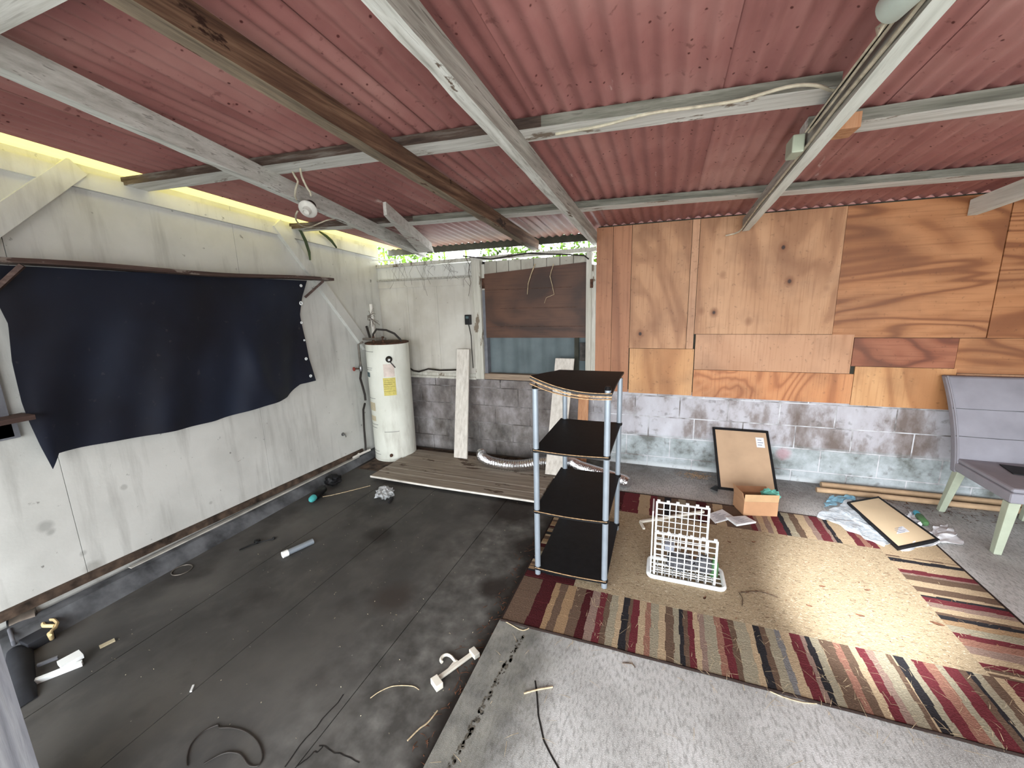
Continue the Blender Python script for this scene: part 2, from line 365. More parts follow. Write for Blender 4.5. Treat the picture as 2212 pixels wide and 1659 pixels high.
M['ink'] = plain('grey_print', S(140, 144, 158), .7)
M['teal'] = plain('teal_fabric', S(86, 206, 186), .7, var=.1)
M['blue_film'] = plain('blue_film', S(122, 186, 214), .4, var=.12)
M['cyan'] = plain('cyan_plastic', S(40, 178, 206), .4)
M['green'] = plain('green_plastic', S(70, 122, 66), .5)
M['teal_cap'] = plain('turquoise_plastic', S(20, 168, 168), .35, var=.05)
M['rag'] = plain('white_rag', S(222, 224, 230), .9, var=.08, sc=20)
M['grey_rag'] = plain('grey_rag', S(98, 98, 104), .9, var=.4, sc=16)
M['chair_cloth'] = plain('grey_upholstery', S(146, 145, 156), .9, var=.08, sc=5)
M['chair_leg'] = plain('sage_painted_leg', S(168, 178, 154), .6, var=.08, sc=9)
M['tube_tan'] = plain('tan_cardboard_tube', S(196, 160, 118), .8, var=.12, sc=8)
M['straw'] = plain('dry_straw', S(200, 176, 134), .8, var=.2, sc=60)
M['leaf'] = plain('dry_leaf', S(112, 70, 44), .8, var=.3, sc=60)
M['twig'] = plain('twig', S(84, 64, 48), .85, var=.3, sc=60)
M['cord'] = plain('cream_cord', S(196, 186, 160), .7, var=.15, sc=30)
M['cable'] = plain('dark_cable', S(46, 40, 36), .6, var=.2, sc=30)
M['ceramic'] = plain('chalky_porcelain', S(204, 200, 192), .5, var=.07, sc=20)
M['crack'] = plain('dark_grime', S(34, 30, 27), .95, var=.3, sc=40)
M['post_grey'] = m_oldwood('worn_grey_post', S(88, 88, 94), S(112, 112, 118), S(140, 140, 142), S(70, 70, 74), 'z', None, .3)
M['spall'] = plain('chipped_joint', S(96, 90, 78), .95, var=.5, sc=60)
M['copper'] = plain('grey_pipe', S(120, 112, 102), .5, .4, var=.25)
M['red_paint'] = plain('red_handle', S(150, 52, 40), .5)
M['pipe_white'] = m_wallpaint('peeling_white_pipe', S(214, 208, 198), S(228, 224, 216), (1, 1, .3), .7, S(110, 80, 58))
M['plank_white'] = m_oldwood('whitewashed_plank', S(186, 178, 166), S(208, 201, 190), S(222, 216, 206), S(160, 148, 132), 'z', None, .35)
M['plank_dirty'] = m_oldwood('dirty_beadboard', S(118, 104, 90), S(146, 132, 116), S(168, 156, 138), S(80, 64, 52), 'x', S(84, 66, 52), .4)
M['plank_edge'] = plain('chalky_white_edge', S(218, 212, 200), .7)
M['plank_orange'] = m_oldwood('raw_orange_plank', S(168, 110, 66), S(190, 132, 84), S(204, 150, 104), S(128, 80, 48), 'z', None, .3)
M['curb'] = plain('grimy_concrete_curb', S(92, 94, 98), .85, var=.35, sc=7)
M['sole_white'] = plain('chipped_white_strip', S(186, 182, 172), .8, var=.15, sc=9)
M['rot_wood'] = plain('rotten_brown_wood', S(86, 68, 54), .9, var=.4, sc=14)
M['win_panel'] = m_wallpaint('blue_grey_corrugated_fence', S(84, 98, 102), S(104, 118, 122), (1, 1, .1), .3, S(56, 62, 64))
M['hedge'] = plain('ivy_leaf', (.13, .26, .015, 1), .7, var=.55, sc=9)
M['outside'] = plain('outside_ground', S(150, 148, 140), .9, var=.1, sc=2)
M['fascia_or_added_strip'] = plain('dark_green_fascia', S(58, 58, 48), .85, var=.2)  # the board's own dark green
M['bag'] = plain('charcoal_fabric', S(42, 44, 50), .8, var=.15)
M['tin'] = plain('brown_tin', S(120, 108, 96), .35, .5, var=.2, sc=14)
M['tan_plastic'] = plain('tan_plastic', S(222, 194, 130), .5, var=.06)
M['lintel'] = m_wallpaint('grubby_lintel_paint', S(160, 154, 140), S(182, 178, 164), (1, 1, .4), .6, S(84, 72, 56))
M['jamb'] = m_oldwood('aged_cream_frame', S(168, 164, 150), S(188, 185, 172), S(202, 200, 190), S(110, 98, 82), 'z', S(120, 106, 88), .4)
M['jamb_grey'] = plain('blue_grey_jamb', S(112, 114, 122), .7, var=.12)
M['sill'] = m_oldwood('raw_sill', S(120, 98, 78), S(146, 124, 102), S(164, 144, 120), S(74, 54, 40), 'x', None, .4)
# translucent yellow roofing
t = NT('translucent_yellow_sheet', .45, 0, .4); t.out((.55, .47, .16, 1))
tr = t.n.new('ShaderNodeBsdfTranslucent'); tr.inputs['Color'].default_value = (.62, .53, .17, 1); mx = t.n.new('ShaderNodeMixShader'); mx.inputs[0].default_value = .22
t.l.new(t.b.outputs[0], mx.inputs[1]); t.l.new(tr.outputs[0], mx.inputs[2]); t.l.new(mx.outputs[0], t.n['Material Output'].inputs['Surface'])
M['yellow'] = t.m
M['bubble'] = m_clear('bubble_wrap_film', S(196, 214, 228), .62, .12, 55, .004)
M['clear'] = m_clear('crumpled_clear_plastic', S(120, 116, 112), .55, .2, 45, .008)
def m_weave(name, c, fleck=False):
    t = NT(name, .95, 0, .1); n = t.noise(130, det=3); d = tuple(x * .72 for x in c[:3]) + (1,)
    col = t.ramp(n, [(.35, d), (.7, c)]); col = t.mix(t.math('MULTIPLY', t.mask(t.noise(5, det=5), .55, .75), .3), col, d)
    if fleck:
        col = t.mix(t.math('MULTIPLY', t.mask(t.noise(42, (1, 2.2, 1), 4, .6), .56, .64), .6), col, S(104, 84, 62))
        col = t.mix(t.math('MULTIPLY', t.mask(t.noise(70, (1, 2.2, 1), 3, .6), .60, .66), .5), col, S(226, 212, 184))
    t.bump(n, .003, .8); return t.out(col)
RUG = {k: m_weave('rug_' + n, S(*c)) for k, n, c in (('T', 'tan', (188, 162, 124)), ('O', 'olive', (160, 150, 124)), ('B', 'brown', (110, 86, 68)), ('K', 'black', (48, 46, 50)),
       ('C', 'crimson', (116, 44, 52)), ('R', 'rose', (150, 122, 108)), ('G', 'gold', (164, 130, 90)), ('A', 'terracotta', (158, 108, 88)), ('M', 'maroon', (80, 28, 32)), ('L', 'slate', (128, 126, 126)))}
M['rug_field'] = m_weave('rug_field_tan', S(176, 154, 118), True); M['rug_bind'] = m_weave('rug_binding', S(52, 40, 36))

# ------------------------------------------------------------------ setting: floor
floor = empty('floor', (0, 2, 0), kind='structure')
B(-.73, 3.6, -1.7, 4.0, -.12, 0).build('concrete_slab', M['concrete'], floor)
xs = [-3.25, -2.45, -1.9, -1.205, -.735]
ys = [-1.7, 4.0]
for i in range(4):
    for j in range(1):
        B(xs[i] + .002, xs[i + 1] - .0025, ys[j], ys[j + 1], -.12, ZF).build('floor_slab', M['dark_floor'], floor)
B(-3.25, -.73, -1.7, 4.0, -.14, -.067).build('joint_filler', M['crack'], floor)
def ribbon(pts, w, z):
    m = MB(); P = [Vector(p) for p in pts]
    for a, b in zip(P[:-1], P[1:]):
        d = (b - a).normalized(); n = Vector((-d.y, d.x, 0)) * w
        m.add([a - n, a + n, b + n, b - n], [(0, 1, 2, 3)])
    return m
def jag(p, q, n, amp, seed=1):
    r = random.Random(seed); return [Vector(p).lerp(Vector(q), i / n) + Vector((r.uniform(-amp, amp), r.uniform(-amp, amp), 0)) for i in range(n + 1)]
ck = [fl(1156, 1470, .0012), fl(1160, 1500, .0012), fl(1163, 1545, .0012), fl(1175, 1600, .0012), fl(1190, 1630, .0012), fl(1210, 1665, .0012)]
ribbon(ck, .0035, 0).build('crack', M['crack'], floor)
mm = MB(); rr = random.Random(3)
for p in jag(fl(970, 1659, .0015), fl(1128, 1372, .0015), 90, .010, 4):
    a = rr.uniform(.002, .008); b_ = a * rr.uniform(.8, 2.2); th = rr.uniform(-.4, .4)
    mm.add([p + Vector((math.cos(th + k * 1.05) * a, math.sin(th + k * 1.05) * b_, 0)) for k in range(6)], [tuple(range(6))])
mm.build('spalled_crack', M['spall'], floor, kind='stuff')
for s_, (p, q) in enumerate((((690, 1610), (780, 1645)), ((640, 1655), (700, 1610)), ((742, 1500), (610, 1659)))):
    ribbon(jag(fl(*p, ZF + .001), fl(*q, ZF + .001), 8, .006, s_ + 9), .0025, 0).build('crack', M['crack'], floor)
B(-12, 12, 4.15, 9, -.3, -.10).build('outside_ground', M['outside'], floor)
B(-12, 12, -16, -1.7, -.3, -.10).build('outside_ground', M['outside'], floor)

# ------------------------------------------------------------------ setting: left wall
wl = empty('wall_left', (XL, 2.2, 0), kind='structure')
wz = lambda y: .012 + (3.15 - y) * .030
ybs = [-1.7, -.1, 1.12, 2.33, 4.03]
for a, b in zip(ybs[:-1], ybs[1:]):
    a2, b2 = a + .0015, b - .0015
    MB().hexa([(XL - .03, a2, wz(a)), (XL, a2, wz(a)), (XL, b2, wz(b)), (XL - .03, b2, wz(b)),
               (XL - .03, a2, rz(a) + .022), (XL, a2, rz(a) + .022), (XL, b2, rz(b) + .022), (XL - .03, b2, rz(b) + .022)]).build('wall_panel', M['wall_white'], wl)
B(XL - .08, XL - .032, -1.7, 4.03, -.1, 2.24).build('wall_backing', M['wall_white'], wl)
def wallboard(p, q, w, t, mat, name, parent, X=XL, **k):
    return MB().beam((X + t / 2, p[0], p[1]), (X + t / 2, q[0], q[1]), w, t, (1, 0, 0)).build(name, mat, parent, **k)
wallboard((2.70, 2.31), (3.66, 1.17), .10, .04, M['wall_white'], 'diagonal_brace', wl)
wallboard((.98, 1.93), (1.46, 2.40), .10, .04, M['wall_white'], 'diagonal_brace', wl)
wallboard((-1.7, rz(-1.7) - .075), (4.0, rz(4.0) - .075), .09, .028, M['wall_white'], 'top_plate', wl)
B(XL, XL + .02, .90, .98, 1.0, 1.62).build('cover_strip', M['jamb_grey'], wl, label='narrow grey vertical strip')
bl = empty('baseboard_left', (XL + .06, 2.2, ZF), kind='structure')
MB().hexa([(XL, .2, wz(.2) - .005), (XL + .022, .2, wz(.2) - .005), (XL + .022, 3.45, .008), (XL, 3.45, .008),
           (XL, .2, wz(.2) + .045), (XL + .022, .2, wz(.2) + .045), (XL + .022, 3.45, .055), (XL, 3.45, .055)]).build('rotten_sole_plate', M['rot_wood'], bl)
MB().hexa([(XL, 1.3, .028), (XL + .03, 1.3, .028), (XL + .05, 3.35, -.012), (XL, 3.35, -.012),
           (XL, 1.3, .034), (XL + .03, 1.3, .034), (XL + .05, 3.35, .012), (XL, 3.35, .012)]).build('white_strip', M['sole_white'], bl)
MB().hexa([(XL, .2, ZF), (XL + .16, .2, ZF), (XL + .10, 3.95, ZF), (XL, 3.95, ZF), (XL, .2, .04), (XL + .07, .2, .03), (XL + .052, 3.95, -.008), (XL, 3.95, -.008)]).build('concrete_curb', M['curb'], bl)

# ------------------------------------------------------------------ setting: back wall
wb = empty('wall_back', (0, YB, 0), kind='structure')
B(-3.25, 3.4, YB + .003, YB + .12, -.1, .76).build('mortar', M['mortar'], wb)
blk = None; zc = [-.10, .10, .30, .50, .70, .79]
for r in range(5):
    off = .2 if r % 2 else 0.0
    x = -3.3 + off + (.07 if r > 2 else 0.0)
    while x < 3.3:
        x0, x1 = max(x + .004, -3.2), min(x + .396, 3.35)
        if x1 - x0 > .05:
            dy = rnd.uniform(-.0015, .0015)
            if abs((x1 - x0) - .392) < 1e-4 and r < 4:
                if blk is None:
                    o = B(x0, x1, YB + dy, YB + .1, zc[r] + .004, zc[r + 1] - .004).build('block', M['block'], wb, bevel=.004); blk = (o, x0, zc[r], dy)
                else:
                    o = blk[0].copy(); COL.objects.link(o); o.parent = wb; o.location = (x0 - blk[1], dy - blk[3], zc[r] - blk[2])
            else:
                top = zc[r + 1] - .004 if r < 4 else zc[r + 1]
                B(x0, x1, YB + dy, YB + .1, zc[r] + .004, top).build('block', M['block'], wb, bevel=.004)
        x += .4
# ledge / plate on the blocks, left part
B(-3.1, -1.90, YB - .035, YB + .10, .79, .815).build('sill_plate', M['jamb'], wb)
B(-3.1, -1.90, YB - .012, YB - .0, .815, .85).build('bottom_batten', M['jamb'], wb)
for a, b in zip((-3.1, -2.72, -2.34), (-2.72, -2.34, -1.90)):
    B(a + .001, b - .001, YB, YB + .03, .85, 1.80).build('wall_panel', M['wall_back_white'], wb)
B(-3.1, -1.90, YB - .015, YB + .03, 1.80, 1.875).build('mid_batten', M['wall_back_white'], wb)
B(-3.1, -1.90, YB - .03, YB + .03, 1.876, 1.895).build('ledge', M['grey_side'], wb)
B(-3.1, -1.90, YB, YB + .03, 1.896, 2.03).build('wall_panel', M['wall_white'], wb)
MB().hexa([(-3.14, YB - .02, 2.025), (-.62, YB - .02, 2.055), (-.62, YB + .08, 2.055), (-3.14, YB + .08, 2.025),
           (-3.14, YB - .02, 2.06), (-.62, YB - .02, 2.09), (-.62, YB + .08, 2.09), (-3.14, YB + .08, 2.06)]).build('top_plate', M['jamb'], wb)
# plywood patchwork over the block
YP = 3.95
def ply(x0, x1, z0, z1, mat, d=0.0, z1b=None):
    z1b = z1 if z1b is None else z1b; g = .0018
    MB().hexa([(x0 + g, YP - d, z0 + g), (x1 - g, YP - d, z0 + g), (x1 - g, YP + .012, z0 + g), (x0 + g, YP + .012, z0 + g),
               (x0 + g, YP - d, z1 - g), (x1 - g, YP - d, z1b - g), (x1 - g, YP + .012, z1b - g), (x0 + g, YP + .012, z1 - g)]).build('plywood_panel', M[mat], wb)
ply(-.615, -.465, .735, 2.252, 'ply_g'); ply(-.465, -.30, .735, 2.252, 'ply_g')
ply(-.30, .19, 1.157, 2.252, 'ply_a'); ply(.19, .25, 1.157, 2.252, 'ply_c', .004)
ply(-.295, .262, .73, 1.157, 'ply_f'); ply(.25, 1.262, 1.288, 2.252, 'ply_a', .005)
ply(.265, 1.41, .973, 1.288, 'ply_c', .002); ply(.265, 1.44, .725, .973, 'ply_e')
ply(1.262, 2.185, 1.262, 2.252, 'ply_b'); ply(2.185, 3.3, 1.262, 2.252, 'ply_b', .006)
ply(1.41, 2.04, 1.035, 1.262, 'ply_d', .003); ply(2.04, 3.3, 1.0, 1.262, 'ply_b'); ply(1.44, 2.06, .716, 1.035, 'ply_f', .001)
ply(2.06, 3.3, .716, 1.0, 'ply_c')
B(-.60, 3.35, YP + .014, YP + .03, .76, 2.262).build('stud_backing', M['fascia_or_added_strip'], wb)

# window
wi = empty('window_1', (-1.25, YB, .8), kind='structure')
B(-1.80, -.70, YB + .031, YB + .04, 1.86, 2.03).build('lintel_backing', M['crack'], wi)
B(-1.895, -1.80, YB - .04, YB + .06, .80, 2.045).build('frame_post', M['jamb'], wi)
B(-1.80, -1.765, YB + .0, YB + .08, .86, 1.74).build('inner_jamb', M['jamb_grey'], wi, label='grey-blue inner jamb')
B(-1.80, -1.765, YB + .0, YB + .08, 1.741, 2.0).build('inner_jamb', M['jamb'], wi)
B(-.705, -.655, YB - .05, YB + .06, .80, 2.045).build('frame_post', M['jamb'], wi)
B(-.654, -.60, YB - .036, YB + .03, .80, 1.93).build('frame_post', M['jamb'], wi)
B(-1.80, -.70, YB - .02, YB + .06, .80, .86).build('window_sill', M['sill'], wi)
for k in range(8):
    a = -1.765 + k * .1325
    B(a + .003, a + .1295, YB + .005, YB + .03, 1.86, 2.028).build('lintel_board', M['lintel'], wi)
MB().hexa([(-1.765, YB - .012, 1.245), (-.705, YB - .012, 1.25), (-.705, YB + .0, 1.25), (-1.765, YB + .0, 1.245),
           (-1.765, YB - .012, 1.90), (-.705, YB - .012, 1.962), (-.705, YB + .0, 1.962), (-1.765, YB + .0, 1.90)]).build('cover_board', M['door_board'], wi, label='brown stained board closing the upper window')
m_ = MB()
for z_, a, b in ((1.36, -1.74, -.72), (1.545, -1.6, -.8), (1.735, -1.765, -.85)):
    m_.box(a, b, YB - .0135, YB - .0115, z_, z_ + .004)
m_.build('scored_line', M['rust'], wi, kind='stuff')
m_ = MB(); m_.grid(lambda u, v: (-1.85 + u * 1.25, YB + .09 + .008 * math.sin(u * 52), .6 + v * .9), 120, 1)
m_.build('corrugated_fence_sheet', M['win_panel'], wi, smooth=True)
B(-.83, -.79, YB + .03, YB + .07, .8, 1.3).build('mullion', M['fascia_or_added_strip'], wi)
B(-.77, -.71, YB - .004, YB + .02, 1.02, 1.20).build('hasp_plate', M['dark_metal'], wi)
B(-1.80, -1.765, YB - .006, YB + .0, 1.755, 1.86).build('latch_plate', M['rust'], wi)
B(-.665, -.64, YB - .062, YB - .05, 1.72, 1.80).build('hinge', M['rust'], wi)

# right and front walls
wr = B(3.32, 3.38, -1.7, 4.03, -.1, 2.66).build('wall_right', M['wall_white'], kind='structure')
wf = empty('wall_front', (-2.4, .3, -.1), kind='structure')
B(-3.15, 3.35, -1.74, -1.68, 2.06, 2.66).build('door_header', M['wall_white'], wf)
B(-2.10, -1.95, .22, .30, -.12, 2.44).build('front_panel', M['wall_white'], wf)
jx0 = on(0, 1390, 1, .42); jx1 = on(85, 1659, 1, .42)
print('jamb', jx0, jx1)
B(-1.96, jx1.x - .045, .26, .40, -.12, 2.44).build('door_post', M['post_grey'], wf)
B(jx1.x - .044, jx1.x - .02, .30, .42, -.12, 2.40).build('stop_bead', M['post_grey'], wf)
B(jx1.x - .019, jx1.x, .33, .42, -.12, 2.40).build('stop_bead', M['post_grey'], wf)
# ------------------------------------------------------------------ setting: ceiling (sheets, rafters, purlins)
ce = empty('ceiling', (0, 2, 2.4), kind='structure')
edges = [-2.915, -2.42, -1.75, -1.07, -.547, .142, .83, 1.52, 2.2, 2.9, 3.5]
PIT = .076
def sheet(x0, x1, y0, y1, lift, mat, name, amp=.0085, ext=.03):
    nx = int((x1 - x0 + ext) / PIT * 8); x1e = x1 + ext; ph = 0
    rs = random.Random(int(x0 * 100) + 500); sag = [rs.uniform(-.002, .002) for _ in range(9)]
    def f(u, v):
        x = x0 + u * (x1e - x0); y = y0 + v * (y1 - y0)
        return (x, y, rz(y) + amp + lift + amp * math.cos(2 * math.pi * x / PIT) + sag[int(v * 8)] * (1 if u > .9 or u < .1 else .3))
    return MB().grid(f, nx, 8).build(name, mat, ce, smooth=True)
for i in range(len(edges) - 1):
    sheet(edges[i], edges[i + 1], -1.8, 4.24, .0025 * (i % 2), M['roof'], 'roof_sheet')
sheet(-3.10, -2.90, -1.8, 4.24, .006, M['yellow'], 'yellow_roof_sheet', ext=.0)

def rafter(bl, br, d_bot, d_top, mat, name='rafter', ext=None, **k):
    """bl, br: world xy of the two bottom edges at near and far end"""
    (ax, ay), (bx, by) = bl; (cx_, cy_), (dx, dy) = br
    p = [(ax, ay, rz(ay, d_bot)), (cx_, cy_, rz(cy_, d_bot)), (dx, dy, rz(dy, d_bot)), (bx, by, rz(by, d_bot))]
    q = [(a, b, rz(b, d_top)) for a, b, c in p]
    return MB().hexa(p + q).build(name, mat, ce, **k)
def subdiv_rafter(x0, x1, y0, y1, w0, w1, d0, d1, mat, seed, rough=.003, **k):
    rs = random.Random(seed); N = 40; m = MB(); rings = []
    for i in range(N + 1):
        t_ = i / N; y = y0 + (y1 - y0) * t_; x = x0 + (x1 - x0) * t_; w_ = w0 + (w1 - w0) * t_
        j = lambda: rs.uniform(-rough, rough)
        rings.append([(x + j(), y, rz(y, d0) + j()), (x + w_ + j(), y, rz(y, d0) + j()), (x + w_, y, rz(y, d1)), (x, y, rz(y, d1))])
    v = [p for r in rings for p in r]; f = []
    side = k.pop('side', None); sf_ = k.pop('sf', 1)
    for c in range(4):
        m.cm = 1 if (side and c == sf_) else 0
        m.add([], []); base = len(m.v)
        if c == 0: m.v += [Vector(p) for p in v]
        for i in range(N):
            a = i * 4 + c; b = i * 4 + (c + 1) % 4; m.f.append((a, b, b + 4, a + 4)); m.m.append(m.cm)
    for q_ in ((0, 1, 2, 3), tuple(N * 4 + c for c in (3, 2, 1, 0))): m.f.append(q_); m.m.append(0)
    return m.build('rafter', [mat, side] if side else mat, ce, **k)
subdiv_rafter(-1.82, -2.525, .3, 4.03, .055, .055, .14, .046, M['beam_white'], 1, side=M['pale_side'], label='cracked white rafter nearest the left wall')
subdiv_rafter(-1.243, -1.28, -1.7, 4.12, .06, .065, .14, .046, M['beam_brown'], 2, .002, side=M['brown_side'], label='bare brown stained rafter')
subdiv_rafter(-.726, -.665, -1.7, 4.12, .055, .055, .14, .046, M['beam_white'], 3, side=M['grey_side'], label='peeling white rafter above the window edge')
dA = roof(2070, 0, .14); dB = roof(1609, 510, .14)
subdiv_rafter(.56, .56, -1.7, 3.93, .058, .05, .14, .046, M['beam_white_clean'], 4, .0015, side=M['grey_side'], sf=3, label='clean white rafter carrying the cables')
e0 = roof(2049, 481, .14); e1 = roof(2212, 430, .14)
subdiv_rafter(2.02, 1.95, .3, 3.93, .05, .05, .15, .046, M['beam_white_clean'], 5, .002)
a0, a1 = roof(829, 465, .13), roof(905, 546, .13); b0, b1 = roof(833, 464, .13), roof(985, 546, .13)
rafter(((a0.x, a0.y), (a1.x, min(a1.y, 4.12))), ((b0.x + .01, b0.y), (a1.x + .16, min(a1.y, 4.12))), .13, .046, M['beam_red'], label='short rafter end with flaking red primer')
def purlin(p, q, w, mat, d0=.045, **k):
    a, b = roof(*p, d0), roof(*q, d0)
    t0 = (a.x - XL) / (b.x - a.x)
    return a, b
def purl(xa, ya, xb, yb, w, mat, d0=.045, d1=.001, **k):
    """back-bottom edge from (xa,ya) to (xb,yb)"""
    m = MB(); N = 10; rs = random.Random(int(xa * 77 + ya * 31)); v = []; f = []
    for i in range(N + 1):
        t_ = i / N; x = xa + (xb - xa) * t_; y = ya + (yb - ya) * t_; e = rs.uniform(-.002, .002)
        v += [(x, y - w, rz(y - w, d0) + e), (x, y, rz(y, d0) + e), (x, y, rz(y, d1)), (x, y - w, rz(y - w, d1))]
    m.v = [Vector(p) for p in v]
    for i in range(N):
        for c in range(4):
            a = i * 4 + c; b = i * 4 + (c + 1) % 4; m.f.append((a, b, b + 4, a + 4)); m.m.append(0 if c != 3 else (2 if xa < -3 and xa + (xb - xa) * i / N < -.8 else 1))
    for q_ in ((0, 1, 2, 3), tuple(N * 4 + c for c in (3, 2, 1, 0))): m.f.append(q_); m.m.append(0)
    return m.build('purlin', [mat, M['grey_face'], M['rot_face']], ce, **k)
purl(-3.09, 1.79, .56, 2.083, .125, M['purlin'], .046, label='white roof batten with flaking edge')
purl(.55, 2.42, 3.32, 2.42, .125, M['purlin'], .046)
purl(-3.09, 2.96, -1.96, 3.145, .115, M['purlin'], .046); purl(-1.96, 3.145, 3.32, 3.56, .115, M['purlin'], .046)
purl(-3.09, .72, 3.32, .72, .30, M['purlin'], .1)
MB().beam((-3.12, 4.25, 2.224), (-.62, 4.25, 2.224), .02, .075).build('fascia_or_added_strip', M['fascia_or_added_strip'], ce)
B(-.62, 3.35, 4.2, 4.22, 2.06, 2.247).build('fascia_or_added_strip', M['fascia_or_added_strip'], ce)  # added strip behind the plywood, stops light leaking through the corrugation gaps
# timber packing block behind clean rafter
B(.63, .74, 2.29, 2.42, 2.29, 2.35).build('packing_block', M['plank_orange'], ce, label='raw wood packing block')
m_ = MB()
for k in range(9):     # paint drips at the sheet contact points
    x = .0 + (k - 7) * PIT + .038
    y = 1.98 + x * .08; y -= .03
    m_.add([(x - .012, y - .02, rz(y, .003)), (x + .016, y - .03, rz(y, .0)), (x + .02, y - .005, rz(y, .012)), (x - .006, y - .001, rz(y, .016))], [(0, 1, 2, 3)])
m_.build('paint_drip', M['white_plastic'], ce, kind='stuff')

# ------------------------------------------------------------------ left wall things
o = empty('board_shelf', (XL, 2.1, 1.84), 'long dark brown shelf board running along the white left wall', 'shelf')
MB().slab(lambda u, v: (XL + .001 + v * .15, .9 + u * 2.25, 1.848 + .008 * math.sin(u * 9)), 24, 1, (0, 0, .024)).build('board', M['shelf_brown'], o)
for (p, q) in (((40, 585), (8, 672)), ((690, 612), (660, 640))):
    a, b = on(*p, 0, XL + .08), on(*q, 0, XL + .02)
    MB().beam((XL + .13, a.y, 1.845), (XL + .012, b.y if p[0] > 100 else .95, 1.62 if p[0] < 100 else 1.70), .03, .02).build('bracket', M['shelf_brown'], o)
o = empty('board_shelf', (XL, .8, 1.08), 'short dark shelf end at the left photo edge below the tarp corner', 'shelf')
MB().box(XL + .001, XL + .13, .6, 1.03, 1.085, 1.11).build('board', M['shelf_brown'], o)
MB().box(XL + .001, XL + .02, .92, 1.0, .99, 1.085).build('cleat', M['jamb_grey'], o)

# tarp
def P2(px): return [on(x, y, 0, -3.04) for x, y in px]
topE = P2([(-25, 590), (120, 596), (350, 603), (560, 609), (663, 612)])
topE = [Vector((-3.04, p.y, 1.845)) for p in topE]
botE = P2([(108, 1012), (125, 978), (180, 967), (300, 945), (380, 930), (470, 910), (560, 880), (620, 858), (650, 830), (681, 822)])
lefE = P2([(-25, 590), (-8, 650), (18, 700), (27, 780), (48, 870), (62, 910), (85, 965), (108, 1012)]); lefE[0] = topE[0].copy()
rigE = P2([(663, 612), (655, 640), (652, 680), (662, 730), (668, 775), (681, 822)]); rigE[0] = topE[-1].copy()
def pl(L, t):
    n = len(L) - 1; ds = [0]
    for a, b in zip(L[:-1], L[1:]): ds.append(ds[-1] + (b - a).length)
    s_ = t * ds[-1]
    for i in range(n):
        if s_ <= ds[i + 1] + 1e-9: return L[i].lerp(L[i + 1], (s_ - ds[i]) / max(1e-9, ds[i + 1] - ds[i]))
    return L[-1].copy()
c00, c10, c01, c11 = topE[0], topE[-1], botE[0], botE[-1]
def coons(u, v):
    p = pl(topE, u) * (1 - v) + pl(botE, u) * v + pl(lefE, v) * (1 - u) + pl(rigE, v) * u
    p -= c00 * (1 - u) * (1 - v) + c10 * u * (1 - v) + c01 * (1 - u) * v + c11 * u * v
    f = .018 * math.sin(u * 17 + v * 2.2) * (.15 + v) + .012 * math.sin(u * 6.0 - v * 5 + 1) + .008 * math.sin(u * 41 + v * 7) * v
    fold = .03 * math.exp(-((u - .62 - .12 * v) / .045) ** 2) * v
    p.x = -3.045 + max(-.035, f + fold); return p
tarp = MB().slab(coons, 90, 45, (.003, 0, 0)).build('tarp', M['tarp'], smooth=True, label='black navy tarp hung under the long brown shelf', cat='tarp')
for (x, y, r) in ((650, 617, .013), (650, 655, .018), (651, 697, .012), (657, 735, .009), (661, 775, .014), (671, 812, .014)):
    p = on(x, y, 0, -3.015)
    MB().lathe([(r * .35, .0), (r * .4, .003), (r * .8, .006), (r, .003), (r, 0)], p, (1, 0, 0), 16).build('eyelet', M['white_plastic'], tarp, smooth=True)

# tap / hook on the left wall
p = lf(740, 938, XL)
o = empty('wall_tap', p, 'small shiny metal stub on left wall beside the water heater', 'tap')
MB().lathe([(.018, 0), (.02, .006), (.009, .008), (.009, .03)], p, (1, 0, 0), 14).build('flange', M['steel'], o, smooth=True)
MB().tube([p + Vector((.028, 0, 0)), p + Vector((.034, .004, -.012)), p + Vector((.034, .008, -.03))], .006, 8).build('spout', M['steel'], o, smooth=True)

# ------------------------------------------------------------------ water heater
hc = Vector((-2.80, 3.66, ZF)); HR = .225
o = empty('water_heater', hc, 'tall cream enamel water heater standing in the back left corner', 'water heater')
ztop = 1.225
MB().lathe([(HR - .012, 0), (HR - .004, .008), (HR, .03), (HR, ztop - ZF - .02), (HR - .006, ztop - ZF)], hc, n=48).build('tank', M['tank'], o, smooth=True)
MB().lathe([(HR + .003, ztop - ZF - .012), (HR + .004, ztop - ZF), (HR - .01, ztop - ZF + .004), (.02, ztop - ZF + .012)], hc, n=48).build('top_cap', M['rust'], o, smooth=True)
MB().lathe([(HR + .002, 0), (HR + .003, .012), (HR, .02)], hc, n=48, caps=False).build('base_ring', M['tank'], o, smooth=True)
def patch(a0, a1, z0, z1, mat, name, r=HR + .0015):
    MB().grid(lambda u, v: (hc.x + r * math.cos(a0 + (a1 - a0) * u), hc.y + r * math.sin(a0 + (a1 - a0) * u), z0 + (z1 - z0) * v), 8, 1).build(name, mat, o, smooth=True)
def hang(px, py):   # azimuth and height on the tank surface seen at pixel
    d = ray(px, py); dx, dy = d.x, d.y; cx_, cy_ = -hc.x, -hc.y
    a = dx * dx + dy * dy; b = 2 * (dx * cx_ + dy * cy_); c = cx_ * cx_ + cy_ * cy_ - HR * HR; D = b * b - 4 * a * c
    if D < 0: D = 0
    t_ = (-b - math.sqrt(D)) / (2 * a); p = CP + d * t_
    return math.atan2(p.y - hc.y, p.x - hc.x), p.z
def ppatch(x0, y0, x1, y1, mat, name):
    a0, z1 = hang(x0, y0); a1, z0 = hang(x1, y1); patch(a0, a1, z0, z1, mat, name)
ppatch(827, 817, 857, 853, M['yellow_label'], 'yellow_label'); ppatch(827, 787, 853, 813, M['pink_label'], 'faded_label')
ppatch(785, 803, 800, 815, M['grey_label'], 'grey_label')
